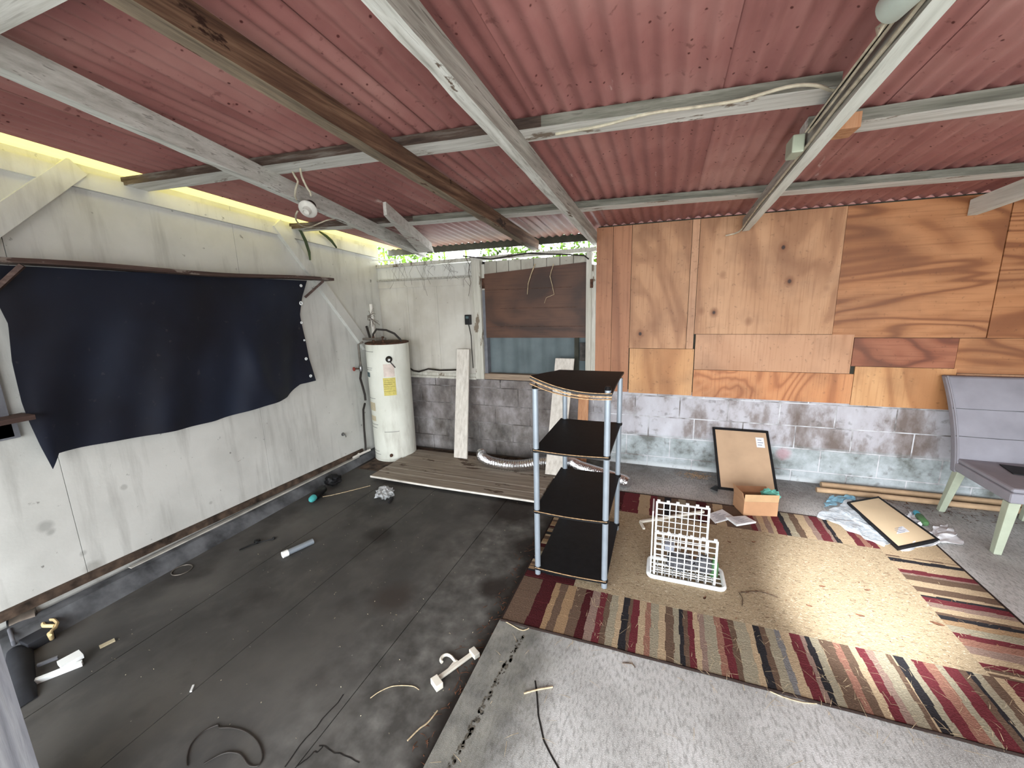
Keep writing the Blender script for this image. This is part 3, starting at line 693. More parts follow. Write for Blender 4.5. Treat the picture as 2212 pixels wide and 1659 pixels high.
ppatch(796, 866, 812, 888, M['tan_label'], 'tan_label'); ppatch(794, 895, 813, 910, M['tan_label'], 'tan_label')
for (x0, y0, x1) in ((778, 794, 804), (780, 798, 803), (790, 858, 811), (788, 914, 817), (788, 921, 815), (796, 970, 820), (798, 976, 823), (831, 934, 863), (776, 759, 806)):
    a0, z = hang(x0, y0); a1, _ = hang(x1, y0); r = HR + .002
    MB().grid(lambda u, v: (hc.x + r * math.cos(a0 + (a1 - a0) * u), hc.y + r * math.sin(a0 + (a1 - a0) * u), z + .004 * v), 6, 1).build('panel_seam', M['curb'], o)
m_ = MB()
for zz in (.9, .895, .885, .875):
    pass
for k, yy in enumerate((822, 827, 831, 836, 841, 846)):
    a0, z = hang(830, yy); a1, _ = hang(854 if k % 2 else 848, yy); r = HR + .0025
    m_.grid(lambda u, v: (hc.x + r * math.cos(a0 + (a1 - a0) * u), hc.y + r * math.sin(a0 + (a1 - a0) * u), z + (.003 if k == 2 else .0018) * v), 6, 1)
m_.build('label_print', M['dark_metal'], o, kind='stuff')
a, z = hang(840, 776); d = Vector((math.cos(a), math.sin(a), 0)); p = Vector((hc.x, hc.y, z)) + d * HR
rv = MB().lathe([(.032, 0), (.034, .01), (.02, .02), (.02, .035), (.012, .045)], p, d, 18).build('relief_valve', M['dark_metal'], o, smooth=True)
MB().lathe([(.016, .036), (.019, .05), (.01, .062)], p, d, 14).build('valve_cap', M['steel'], rv, smooth=True)
s1 = Vector((-d.y, d.x, 0))
MB().beam(p + d * .045 - s1 * .0 + Vector((0, 0, -.01)), p + d * .05 + s1 * .055 + Vector((0, 0, -.085)), .016, .01).build('valve_lever', M['dark_metal'], rv)
a, z = hang(846, 983); d = Vector((math.cos(a), math.sin(a), 0)); p = Vector((hc.x, hc.y, z)) + d * HR
MB().lathe([(.016, 0), (.018, .012), (.01, .02), (.012, .035)], p, d, 12).build('drain_valve', M['rust'], o, smooth=True)
tz = ztop + .01
MB().tube([(hc.x - .20, hc.y - .13, tz + .03), (hc.x + .02, hc.y - .15, tz + .035), (hc.x + .09, hc.y - .13, tz + .035)], .013, 10).build('header_pipe', M['copper'], o, smooth=True)
for dx in (-.06, .06):
    MB().tube([(hc.x + dx, hc.y - .14, tz - .01), (hc.x + dx, hc.y - .14, tz + .06)], .013, 10).build('pipe_nipple', M['rust'], o, smooth=True)
MB().tube([(hc.x - .10, hc.y - .1, tz), (hc.x - .09, hc.y - .1, tz + .08), (hc.x - .05, hc.y - .09, tz + .13), (hc.x + .05, hc.y - .06, tz + .12), (hc.x + .12, hc.y - .02, tz + .08), (hc.x + .17, hc.y, tz + .02), (hc.x + .19, hc.y + .01, tz - .02)], .011, 10).build('flexible_cable', M['cable'], o, smooth=True)
MB().tube([(hc.x - .20, hc.y - .06, tz + .16), (hc.x - .13, hc.y - .1, tz + .02)], .013, 8).build('pipe_stub', M['cable'], o, smooth=True)
o2 = empty('supply_pipe', (-3.03, 3.52, 0), 'grey supply pipe with red valve handle left of the water heater', 'pipe')
MB().tube([(-3.0, 3.52, 1.235), (-3.045, 3.50, 1.21), (-3.045, 3.50, .98)], .011, 10).build('riser', M['copper'], o2, smooth=True)
MB().lathe([(.016, 0), (.02, .01), (.02, .05), (.016, .06)], (-3.045, 3.50, .92), n=12).build('valve_body', M['steel'], o2, smooth=True)
MB().tube([(-3.045, 3.50, .95), (-3.07, 3.44, .955)], .006, 8).build('valve_stem', M['rust'], o2, smooth=True)
MB().lathe([(.012, 0), (.022, .004), (.022, .012), (.012, .016)], (-3.07, 3.435, .955), (-.3, -1, 0), 12).build('valve_handle', M['red_paint'], o2, smooth=True)
MB().tube([(-3.045, 3.50, .92), (-3.03, 3.46, .85), (-2.99, 3.44, .76), (-2.965, 3.43, .68), (-2.965, 3.43, .62)], .012, 10).build('drain_hose', M['cable'], o2, smooth=True)
MB().tube([(-2.985, 3.44, .58), (-3.04, 3.47, .5), (-3.055, 3.47, .3), (-3.05, 3.46, .1), (-3.04, 3.44, .03)], .011, 10).build('lower_hose', M['cable'], o2, smooth=True)
p0, p1, p2, p3 = fl(727, 984, .03), fl(757, 998, .02), fl(783, 990, .03), fl(786, 975, .05)
MB().tube([(-3.05, p0.y + .1, .035), (-3.045, 3.25, .03), (-3.04, 3.40, .03), (-3.03, 3.50, .03)], .013, 10).build('floor_pipe', M['pipe_white'], None, smooth=True, label='chalky white pipe lying along the left wall foot near the heater', cat='pipe')
a = b = on(805, 700, 0, -3.06)
print('vp', a)
vp = empty('vertical_pipe', b, 'peeling white vertical pipe in the wall corner above the water heater', 'pipe')
MB().tube([(a.x, a.y, 1.63), (a.x, a.y, 1.15)], .019, 12).build('pipe', M['pipe_white'], vp, smooth=True)
m_ = MB(); rs = random.Random(5)
for k in range(26):
    th = rs.uniform(0, 6.28); L = rs.uniform(.04, .13); c_ = Vector((a.x + rs.uniform(-.01, .03), a.y - .02, 1.50 + rs.uniform(-.06, .03)))
    m_.tube([c_, c_ + Vector((math.cos(th) * L * .5, -.012, math.sin(th) * L * .4 - .01)), c_ + Vector((math.cos(th) * L, -.006, math.sin(th) * L * .7 - .03))], .0016, 4)
m_.build('dry_roots', M['twig'], None, label='tangle of dry roots clinging to the pipe above the heater', cat='roots', kind='stuff')

# back wall bits
jb = empty('junction_box', bk(1009, 690, YB), 'small black socket box beside the window post', 'socket')
B(-2.0, -1.935, YB - .04, YB, 1.385, 1.49).build('box', M['black_plastic'], jb, bevel=.004)
B(-1.985, -1.95, YB - .045, YB - .04, 1.45, 1.475).build('face', M['grey_label'], jb)
MB().tube([(-1.965, YB - .02, 1.385), (-1.955, YB - .02, 1.34), (-1.93, YB - .045, 1.27), (-1.925, YB - .05, 1.1), (-1.92, YB - .05, .92)], .005, 6).build('cable', M['cable'], jb, smooth=True)
cp = [bk(x, y, YB - .05) for x, y in ((870, 789), (878, 790), (893, 801), (905, 803), (925, 797), (950, 800), (985, 799), (1000, 800))]
MB().tube(cp, .009, 8).build('black_cable', M['cable'], None, smooth=True, label='thick dark cable sagging along the block ledge behind the heater', cat='cable')
cp = [bk(x, y, YB - .05) for x, y in ((1000, 553), (1060, 560), (1140, 547), (1180, 549), (1230, 550), (1262, 552), (1272, 560))]
MB().tube(cp, .007, 6).build('window_cable', M['cable'], None, smooth=True, label='thin dark cable draped along the window head', cat='cable')
def strand(name, pts, r, mat, label, cat, Y=YB - .03, group=None):
    q = [bk(x, y, Y) for x, y in pts]; n = len(q)
    return MB().tube(q, [r * (1 - .6 * i / (n - 1)) for i in range(n)], 6).build(name, mat, None, smooth=True, label=label, cat=cat, group=group)
strand('dry_tendril', ((1156, 570), (1148, 590), (1141, 612), (1139, 636)), .006, M['straw'], 'thick pale dry tendril hanging on the left of the brown window board', 'tendril')
strand('dry_tendril', ((1196, 570), (1191, 585), (1188, 597), (1193, 617), (1197, 636), (1180, 643), (1176, 655)), .004, M['straw'], 'thin kinked dry tendril hanging on the right of the brown window board', 'tendril')
strand('dry_root', ((1000, 548), (1008, 560), (1014, 572), (1012, 590), (1017, 610), (1012, 640)), .004, M['twig'], 'dark dry root down the window post top', 'root', YB - .07)
m_ = MB(); rs = random.Random(12)
for k in range(26):
    x, y = rs.uniform(850, 1020), rs.uniform(553, 575); pts = [(x, y)]
    for j in range(4): x += rs.uniform(-10, 14); y += rs.uniform(2, 22); pts.append((x, y))
    m_.tube([bk(a, b, YB - .025 - .01 * rs.random()) for a, b in pts], .0011, 4)
m_.build('root_tangle', M['twig'], None, label='fine dry roots trailing down the upper back wall left of the window', cat='roots', kind='stuff')
m_ = MB()
for x0, z0, r_ in ((-.95, 2.0, .0)or(0, 0, 0),):
    pass
# white plastic brackets near the eave
br = empty('shelf_bracket', bk(828, 566, YB - .03), 'small white plastic bracket in the back left eave corner', 'bracket')
a, b = bk(799, 562, YB - .06), bk(855, 562, YB - .06)
MB().tube([a, b], .008, 8).build('rail', M['white_plastic'], br, smooth=True)
for q in (a, b):
    B(q.x - .012, q.x + .012, q.y - .01, q.y + .04, q.z - .04, q.z + .01).build('end_cap', M['white_plastic'], br)
MB().tube([bk(821, 562, YB - .06), bk(820, 545, YB - .06)], .005, 6).build('pin', M['white_plastic'], br)
br = empty('plastic_clip', bk(928, 535, 3.93), 'crumpled translucent clip hanging at the eave under the rafter end', 'clip')
q = bk(928, 540, 3.93)
MB().tube([q + Vector(v) for v in ((-.045, 0, -.03), (-.03, 0, .03), (0, -.02, .05), (.03, 0, .02), (.045, 0, -.03))], .008, 6).build('clip_frame', M['white_plastic'], br, smooth=True)
MB().tube([q + Vector(v) for v in ((-.03, 0, .0), (.03, 0, .0))], .006, 6).build('clip_bar', M['white_plastic'], br, smooth=True)

# leaning planks
def leaning(name, x0, x1, yb_, zb, x0t, x1t, yt, zt, th, mat, label):
    v = [(x0, yb_, zb), (x1, yb_, zb), (x1, yb_ + th, zb), (x0, yb_ + th, zb), (x0t, yt, zt), (x1t, yt, zt), (x1t, yt + th, zt), (x0t, yt + th, zt)]
    return MB().hexa(v).build(name, mat, None, label=label, cat='plank')
leaning('plank', -2.06, -1.905, 3.66, -.012, -2.10, -1.955, 3.93, 1.125, .02, M['plank_white'], 'whitewashed plank leaning on the block wall left of the window')
leaning('plank', -1.0, -.835, 3.50, .0, -1.0, -.81, 3.92, 1.05, .02, M['plank_white'], 'whitewashed plank leaning under the window behind the shelf unit')
leaning('plank', -.765, -.665, 3.80, .0, -.765, -.665, 3.93, .79, .02, M['plank_orange'], 'raw orange plank standing behind the shelf unit')

# dirty beadboard panel on the floor
fb = empty('beadboard_panel', (-1.75, 3.3, -.045), 'dirty white beadboard panel lying on the floor before the back wall', 'panel')
ye = [3.0, 3.13, 3.235, 3.5, 3.78]
for k, (a, b) in enumerate(zip(ye[:-1], ye[1:])):
    MB().slab(lambda u, v: (-2.62 + (.03 if k == 3 else 0) + u * 1.70, a + .003 + v * (b - a - .006), -.036 + .014 * max(0, .4 - u) * (1.5 if k < 2 else .6)), 12, 1, (0, 0, .016)).build('board', M['plank_dirty'], fb)
for yy in (3.13, 3.235):
    MB().slab(lambda u, v: (-2.62 + u * 1.70, yy - .003 + v * .006, -.0356 + .014 * max(0, .4 - u) * 1.5), 12, 1, (0, 0, .0155)).build('groove_strip', M['plank_edge'], fb)
MB().slab(lambda u, v: (-2.62 + u * 1.70, 2.992 + v * .008, -.036 + .014 * max(0, .4 - u) * 1.5), 12, 1, (0, 0, .017)).build('edge_strip', M['plank_edge'], fb)
B(-2.95, -.74, 3.2, 3.95, ZF + .0005, ZF + .004).build('dirt_layer', M['rot_wood'], None, kind='stuff', label='dark brown dirt spread under the beadboard panel', cat='dirt')

# foil duct
dp = [(-1.70, 3.60, .10), (-1.685, 3.565, .075), (-1.64, 3.54, .06), (-1.55, 3.52, .045), (-1.37, 3.51, .04), (-1.22, 3.55, .045), (-1.08, 3.62, .06), (-.93, 3.66, .065), (-.80, 3.69, .065),
      (-.70, 3.64, .055), (-.58, 3.58, .055), (-.45, 3.52, .055), (-.33, 3.46, .055), (-.25, 3.42, .055)]
def smoothpath(P, n=8):
    P = [Vector(p) for p in P]; out = []
    for i in range(len(P) - 1):
        p0 = P[max(0, i - 1)]; p1, p2 = P[i], P[i + 1]; p3 = P[min(len(P) - 1, i + 2)]
        for k in range(n):
            t_ = k / n; out.append(.5 * ((2 * p1) + (p2 - p0) * t_ + (2 * p0 - 5 * p1 + 4 * p2 - p3) * t_ * t_ + (3 * p1 - p0 - 3 * p2 + p3) * t_ ** 3))
    out.append(P[-1]); return out
sp_ = smoothpath(dp, 14)
du = empty('foil_duct', (-1.0, 3.6, 0), 'crinkled silver foil duct snaking behind the shelf unit', 'duct')
MB().tube(sp_, [.053 + (.003 if i % 2 else -.003) for i in range(len(sp_))], 18, caps=False).build('hose', M['foil'], du, smooth=True)
MB().tube([sp_[0] + (sp_[0] - sp_[1]).normalized() * .002 * k for k in (0, 8)], .05, 18, caps=False).build('collar', M['foil'], du, smooth=True)
MB().tube([sp_[-1], sp_[-1] + (sp_[-1] - sp_[-2]).normalized() * .03], [.05, .04], 18).build('crushed_end', M['foil'], du, smooth=True)

# ------------------------------------------------------------------ shelf unit
su = empty('shelf_unit', (-.455, 2.4, 0), 'narrow four tier shelf unit with grey poles and black boards', 'shelf unit')
X0, X1, Y0, Y1 = -.645, -.255, 2.08, 2.71
for x, y, zt in ((X0, Y0, 1.14), (X1, Y0, 1.15), (X0 + .02, Y1, 1.09), (X1, Y1, 1.10)):
    po = MB().lathe([(.0165, .0085), (.0165, zt)], (x, y, 0), n=20).build('pole', M['silver_pole'], su, smooth=True)
    for zz in (.045, .41, .78):
        MB().lathe([(.018, zz - .004), (.021, zz), (.021, zz + .012), (.018, zz + .016)], (x, y, 0), n=20, caps=False).build('collar', M['black_plastic'], po, smooth=True)
    if y < 2.2: MB().lathe([(.017, zt), (.019, zt + .004), (.014, zt + .016), (.012, zt + .02)], (x, y, 0), n=20).build('cap', M['black_plastic'], po, smooth=True)
sid = 0
for z_ in (.045, .41, .78, 1.125):
    top = z_ > 1
    def zf(u, v, dz=0.0):
        z = z_ + dz
        if top: z += .075 * max(0, (1 - u) ** 2.2) * max(0, 1 - v) ** 1.5 + .012 * math.sin(v * 3) - .008 * math.sin(u * 3.1) * (1 - v)
        else: z -= .007 * math.sin(u * 3.14) * (1 - v * .5)
        return z
    ov = .012 if not top else .022
    def sf(u, v, dz=0.0): return (X0 - ov + u * (X1 - X0 + 2 * ov), Y0 - .018 + v * (Y1 - Y0 + .03), zf(u, v, dz))
    sh = MB().slab(lambda u, v: sf(u, v, .0), 14, 10, (0, 0, .013)).build('shelf', M['black_board'], su)
    if top:
        MB().slab(lambda u, v: (sf(u, 0)[0], Y0 - .021 + v * .003, zf(u, 0) - .012 + .002 * math.sin(u * 9)), 14, 1, (0, 0, .008)).build('delaminated_ply', M['edge_tan'], sh)
        MB().slab(lambda u, v: (sf(u, 0)[0], Y0 - .026 + v * .012, zf(u, 0) - .020 - .012 * (1 - u)), 14, 1, (0, 0, .005)).build('delaminated_ply', M['edge_tan'], sh)
        MB().slab(lambda u, v: (sf(u, 0)[0], Y0 - .022 + v * .003, zf(u, 0) + .010), 14, 1, (0, 0, .004)).build('delaminated_ply', M['edge_tan'], sh)
        MB().slab(lambda u, v: (sf(u, 0)[0], Y0 - .024 + v * .004, zf(u, 0) + .001), 14, 1, (0, 0, .008)).build('edge_band', M['black_plastic'], sh)
    else:
        MB().slab(lambda u, v: (sf(u, 0)[0], Y0 - .0225 + v * .004, zf(u, 0) + .001), 14, 1, (0, 0, .009)).build('edge_band', M['black_plastic'], sh)
        MB().slab(lambda u, v: (sf(u, 0)[0], Y0 - .021 + v * .004, zf(u, 0) + .0105), 14, 1, (0, 0, .003)).build('worn_edge', M['edge_tan'], sh)

# ------------------------------------------------------------------ rug
rg = empty('rug', (.49, 2.5, 0), 'tan rug with multicoloured striped border on the concrete slab', 'rug')
RX0, RX1, RY0, RY1 = -.722, 1.70, 1.672, 3.325; IX0, IX1, IY0, IY1 = -.42, 1.352, 2.035, 2.985; RT_ = .008
MB().slab(lambda u, v: (IX0 + u * (IX1 - IX0), IY0 + v * (IY1 - IY0), .0006), 4, 4, (0, 0, RT_ - .001)).build('field', M['rug_field'], rg)
keys = list(RUG.keys())
def c6(x): return fl(900 + x / 3.351, 1364).x
def c7(x): return fl(1500 + x / 3.107, 1150 + (850 if x < 900 else 1000 if x < 1500 else 1150) / 3.107).x
fr = [(c6(640), 'B'), (c6(760), 'M'), (c6(880), 'G'), (c6(930), 'B'), (c6(990), 'G'), (c6(1070), 'B'), (c6(1150), 'M'), (c6(1210), 'R'), (c6(1280), 'C'), (c6(1330), 'B'), (c6(1370), 'O'), (c6(1430), 'T'), (c6(1470), 'K'),
      (c6(1520), 'B'), (c6(1545), 'C'), (c6(1600), 'T'), (c6(1650), 'A'), (c6(1690), 'O'), (c6(1750), 'T'), (c6(1800), 'B'), (c6(1860), 'O'), (c6(1900), 'K'), (c6(1930), 'B'), (c6(1965), 'C'),
      (c7(10), 'T'), (c7(50), 'R'), (c7(90), 'O'), (c7(170), 'A'), (c7(215), 'C'), (c7(270), 'B'), (c7(310), 'O'), (c7(400), 'T'), (c7(440), 'K'), (c7(490), 'B'), (c7(530), 'O'), (c7(590), 'L'),
      (c7(630), 'T'), (c7(690), 'C'), (c7(760), 'R'), (c7(790), 'K'), (c7(830), 'O'), (c7(885), 'B'), (c7(950), 'T'), (c7(1040), 'A'), (c7(1090), 'B'), (c7(1150), 'T'), (c7(1200), 'C'), (c7(1260), 'R'), (c7(1310), 'O'),
      (c7(1390), 'B'), (c7(1430), 'K'), (c7(1520), 'T'), (c7(1590), 'O'), (c7(1640), 'C'), (c7(1720), 'A'), (c7(1800), 'O'), (c7(1850), 'C'), (c7(1940), 'B'), (c7(1990), 'K'), (c7(2020), 'O'), (c7(2080), 'B'), (c7(2150), 'T'), (c7(2210), 'C')]
fr = sorted(fr, key=lambda a: a[0]); fr[0] = (RX0, fr[0][1])
def c7i(x, y): return fl(1500 + x / 3.107, 1150 + y / 3.107).y
ri = [(c7i(1300, 130), 'T'), (c7i(1355, 165), 'B'), (c7i(1362, 172), 'T'), (c7i(1370, 183), 'K'), (c7i(1400, 208), 'T'), (c7i(1437, 258), 'C'), (c7i(1465, 285), 'R'), (c7i(1490, 300), 'B'), (c7i(1515, 338), 'T'), (c7i(1550, 378), 'B'), (c7i(1590, 420), 'T'),
      (c7i(1612, 440), 'K'), (c7i(1622, 455), 'C'), (c7i(1660, 492), 'R'), (c7i(1690, 525), 'T'), (c7i(1718, 560), 'B'), (c7i(1735, 580), 'K'), (c7i(1765, 610), 'G'), (c7i(1800, 650), 'O'), (c7i(1850, 700), 'C'), (c7i(1890, 740), 'A'), (c7i(1920, 790), 'R'), (c7i(1975, 850), 'T'),
      (c7i(2030, 905), 'C'), (c7i(2055, 940), 'B'), (c7i(2075, 965), 'T'), (c7i(2100, 985), 'B')]
ri = sorted(ri, key=lambda a: -a[0])
rs = random.Random(21)
def filler(a, b, seq):
    L = []; x = a; i = 0
    while x < b: L.append((x, seq[i % len(seq)])); x += rs.choice((.018, .026, .034, .045)); i += 1
    return L
bm_ = MB(); mats = [RUG[k] for k in keys]; nj = random.Random(31)
def WOB(a, s_): return .0028 * math.sin(a * 917 + s_ * 2.3)
def stripe_x(L, ylo, yhi, xend, top):
    for (a, k), (b, _) in zip(L, L[1:] + [(xend, 'T')]):
        if b <= a: continue
        bm_.cm = keys.index(k); n = 6
        def lim(x, y): return y
        for s_ in range(n):
            y0, y1 = ylo + (yhi - ylo) * s_ / n, ylo + (yhi - ylo) * (s_ + 1) / n
            bm_.box(a + WOB(a, s_), b + WOB(b, s_), y0, y1, .0005, RT_ - .0005 + nj.uniform(-.0006, .0006))
def stripe_y(L, xlo, xhi, yend):
    for (a, k), (b, _) in zip(L, L[1:] + [(yend, 'T')]):
        lo, hi = min(a, b), max(a, b)
        bm_.cm = keys.index(k); n = 5
        for s_ in range(n):
            x0, x1 = xlo + (xhi - xlo) * s_ / n, xlo + (xhi - xlo) * (s_ + 1) / n
            bm_.box(x0, x1, lo + WOB(lo, s_), hi + WOB(hi, s_), .0005, RT_ - .0005 + nj.uniform(-.0006, .0006))
stripe_x(fr, RY0 + .006, IY0, RX1 - .006, 0)
def c4(x, y=950): return fl(1300 + x / 4.148, 900 + y / 4.148).x
bkL = filler(RX0 + .006, c4(145, 760), 'BMTBK') + [(c4(145, 760), 'M'), (c4(190, 760), 'C'), (c4(330, 790), 'T'), (c4(430, 790), 'C'), (c4(500, 800), 'B'), (c4(560, 800), 'K'), (c4(620, 800), 'B'), (c4(690, 820), 'O'), (c4(760, 820), 'B'), (c4(850, 840), 'M'), (c4(950, 850), 'B'), (c4(1010, 900), 'T'),
       (c4(1100, 900), 'B'), (c4(1320), 'C'), (c4(1370), 'R'), (c4(1400), 'T'), (c4(1450), 'R'), (c4(1500), 'T'), (c4(1530), 'C'), (c4(1600), 'K'), (c4(1640), 'O'), (c4(1700), 'B'), (c4(1760), 'T'), (c4(1850, 980), 'R'), (c4(1900, 980), 'C'), (c4(1990, 1000), 'R'), (c4(2030, 1020), 'K'), (c4(2074, 1030), 'T'),
       (c4(2210, 1060), 'C'), (c4(2270, 1060), 'A'), (c4(2330, 1070), 'C'), (c4(2400, 1080), 'A')]
bkL = sorted(bkL, key=lambda a: a[0])
stripe_x([b for b in bkL if b[0] < 1.40], IY1, RY1 - .006, 1.352, 0)
stripe_y([(RY1 - .006, 'M'), (3.22, 'B'), (3.17, 'T')] + [b for b in ri if b[0] < 3.13 and b[0] > IY0] , IX1, RX1 - .006, IY0)
lfL = filler(2.14, IY1, 'GBTKGOBMT')
stripe_y([(RY0 + .37, 'M'), (2.09, 'K'), (2.11, 'G'), (2.135, 'B')] + lfL, RX0 + .006, IX0, IY1)
bm_.build('striped_border', mats, rg)
bd = MB(); c = .006
for p, q in (((RX0, RY0), (RX1, RY0)), ((RX1, RY0), (RX1, RY1)), ((RX1, RY1), (RX0, RY1)), ((RX0, RY1), (RX0, RY0))):
    bd.tube([(p[0] + (q[0] - p[0]) * i / 30, p[1] + (q[1] - p[1]) * i / 30 + .0012 * math.sin(i * 2.1), .0058) for i in range(31)], .0055, 8)
bd.build('binding', M['rug_bind'], rg, smooth=True)

# ------------------------------------------------------------------ basket
bs = empty('basket', (.18, 2.38, RT_), 'broken white plastic grid basket standing on the tan rug', 'basket')
bx0, bx1, by0, by1, bz = .0, .355, 2.265, 2.425, RT_
def rrect(x0, x1, y0, y1, r, z, n=5):
    P = []
    for cx_, cy_, a in ((x1 - r, y0 + r, -90), (x1 - r, y1 - r, 0), (x0 + r, y1 - r, 90), (x0 + r, y0 + r, 180)):
        for k in range(n + 1):
            th = math.radians(a + 90 * k / n); P.append((cx_ + r * math.cos(th), cy_ + r * math.sin(th), z))
    return P
def prism(P, h):
    n = len(P); m = MB(); m.add(P + [(a, b, c + h) for a, b, c in P], [tuple(range(n - 1, -1, -1)), tuple(range(n, 2 * n))] + [(i, (i + 1) % n, n + (i + 1) % n, n + i) for i in range(n)]); return m
trb = MB(); ptsr = rrect(bx0 - .025, bx1 + .022, by0 - .02, by1 + .01, .03, bz + .012)
trb.tube(ptsr, .012, 8, closed=True); trb.build('base_rim', M['white_plastic'], bs, smooth=True)
m_ = MB()
for k in range(1, 9): m_.box(bx0 - .02 + k * .042, bx0 - .014 + k * .042, by0 - .01, by1, bz + .008, bz + .013)
for k in range(1, 4): m_.box(bx0 - .02, bx1 + .02, by0 - .01 + k * .042, by0 - .004 + k * .042, bz + .008, bz + .013)
m_.build('base_grid', M['white_plastic'], bs)
def panel(x0, x1, y, z0, z1, nc, nr, name, tabs=True, axis='x', edge=.011, lean=0.0):
    m = MB(); t_ = .0045
    def bar(a0, a1, zz0, zz1, th=t_):
        if axis == 'x':
            y0_, y1_ = y + lean * (zz0 - z0), y + lean * (zz1 - z0)
            m.hexa([(a0, y0_, zz0), (a1, y0_, zz0), (a1, y0_ + th, zz0), (a0, y0_ + th, zz0), (a0, y1_, zz1), (a1, y1_, zz1), (a1, y1_ + th, zz1), (a0, y1_ + th, zz1)])
        else:
            m.box(y, y + th, a0, a1, zz0, zz1)
    for c in range(1, nc): xx = x0 + (x1 - x0) * c / nc; bar(xx - .0025, xx + .0025, z0, z1)
    for r in range(1, nr): zz = z0 + (z1 - z0) * r / nr; bar(x0, x1, zz - .002, zz + .002)
    bar(x0 - edge, x0, z0, z1, .007); bar(x1, x1 + edge, z0, z1, .007); bar(x0 - edge, x1 + edge, z1, z1 + .009, .008)
    if tabs:
        for c in range(6):
            xx = x0 + .004 + (x1 - x0 - .008) * c / 5; bar(xx - .0085, xx + .0085, z1 + .0085, z1 + .021, .008)
    return m.build(name, M['white_plastic'], bs)
panel(bx0 + .012, bx1 - .035, by0, bz + .015, .283, 8, 8, 'front_panel')
panel(bx0 + .012, bx0 + .285, by1 - .012, bz + .015, .40, 8, 10, 'back_panel')
panel(by0 + .01, by1 - .01, bx0 - .016, bz + .015, .41, 4, 10, 'side_panel', tabs=False, axis='y', edge=.009)
def crumple(c, r, seed, flat=.5, n=14, amp=.35, sx=1.0, sy=1.0):
    from mathutils import noise
    m = MB(); pts = []
    for j in range(n + 1):
        th = math.pi * j / n
        for i in range(2 * n):
            ph = math.pi * i / n; d = Vector((math.sin(th) * math.cos(ph) * sx, math.sin(th) * math.sin(ph) * sy, math.cos(th) * flat))
            k = 1 + amp * noise.noise(d * 2.6 + Vector((seed, 0, 0))) + amp * .6 * noise.noise(d * 6 + Vector((0, seed, 0)))
            p = Vector(c) + d * r * k; p.z = max(p.z, c[2] - r * flat * .8); pts.append(p)
    fs = []
    for j in range(n):
        for i in range(2 * n): a = j * 2 * n + i; b = j * 2 * n + (i + 1) % (2 * n); fs.append((a, b, b + 2 * n, a + 2 * n))
    return m.add(pts, fs)
crumple((.15, 2.35, bz + .07), .058, 3, .85, sx=1.3).build('cloth_bundle', M['grey_rag'], None, smooth=True, label='crumpled grey cloth at the left inside the white basket', cat='cloth')
crumple((.275, 2.345, bz + .08), .045, 8, 1.2).build('cloth_bundle', M['grey_rag'], None, smooth=True, label='dark grey rag at the right inside the white basket', cat='cloth')
B(.06, .11, 2.33, 2.37, bz + .135, bz + .18).build('small_carton', M['ink'], None, label='small grey carton on top of the cloth inside the basket', cat='carton')
bo = MB().lathe([(.02, 0), (.024, .005), (.024, .08), (.01, .1), (.01, .115)], (.33, 2.36, bz + .012), n=16).build('small_bottle', M['green'], None, smooth=True, label='small green bottle at the right side inside the basket', cat='bottle')

# white stick on rug
st = empty('wooden_stick', fl(1385, 1125, RT_), 'pale broken stick on the rug behind the basket', 'stick')
MB().beam(fl(1383, 1127, .018), fl(1520, 1105, .018), .018, .016).build('shaft', M['cream_plastic'], st)
MB().beam(fl(1383, 1127, .016), fl(1391, 1142, .014), .016, .012).build('splinter', M['cream_plastic'], st)

# ------------------------------------------------------------------ leaning picture frame
def board_frame(name, c00, c10, c11, c01, wfr, th, mframe, mback, label, sticker=None):
    """corners: bottom left, bottom right, top right, top left (outer), seen from the back side of the picture"""
    c00, c10, c11, c01 = map(Vector, (c00, c10, c11, c01)); u = (c10 - c00); v = (c01 - c00); n = u.cross(v).normalized()
    def q(a, b, d=0.0): return c00 * (1 - a) * (1 - b) + c10 * a * (1 - b) + c11 * a * b + c01 * (1 - a) * b + n * d
    fu, fv = wfr / u.length, wfr / v.length
    org = q(.5, 0)
    e = empty(name, org, label, 'picture frame')
    for a0, a1, b0, b1 in ((0, 1, 0, fv), (0, 1, 1 - fv, 1), (0, fu, fv, 1 - fv), (1 - fu, 1, fv, 1 - fv)):
        MB().hexa([q(a0, b0, -th), q(a1, b0, -th), q(a1, b1, -th), q(a0, b1, -th), q(a0, b0), q(a1, b0), q(a1, b1), q(a0, b1)]).build('frame_rail', mframe, e)
    bk_ = MB().hexa([q(fu, fv, -th * .8), q(1 - fu, fv, -th * .8), q(1 - fu, 1 - fv, -th * .8), q(fu, 1 - fv, -th * .8), q(fu, fv, -.003), q(1 - fu, fv, -.003), q(1 - fu, 1 - fv, -.003), q(fu, 1 - fv, -.003)]).build('backing', mback, e)
    if sticker:
        for (a0, b0, a1, b1, mt, nm, dd) in sticker:
            MB().hexa([q(a0, b0, -.003), q(a1, b0, -.003), q(a1, b1, -.003), q(a0, b1, -.003), q(a0, b0, dd), q(a1, b0, dd), q(a1, b1, dd), q(a0, b1, dd)]).build(nm, mt, bk_)
    return e
lines = lambda a0, a1, b0, b1, n: [(a0 + (a1 - a0) * .15, b0 + (b1 - b0) * (k + .3) / n, a1 - (a1 - a0) * (.12 if k % 2 else .3), b0 + (b1 - b0) * (k + .6) / n, M['ink'], 'label_print', -.0005) for k in range(n)]
board_frame('picture_frame', (.495, 3.62, .004), (.935, 3.62, .004), (.893, 3.965, .445), (.453, 3.965, .445), .02, .02, M['black_board'], M['mdf'],
            'black picture frame showing brown backing leaning on the block wall', [(.76, .72, .90, .88, M['paper'], 'sticker', -.001)] + lines(.765, .895, .74, .86, 3))
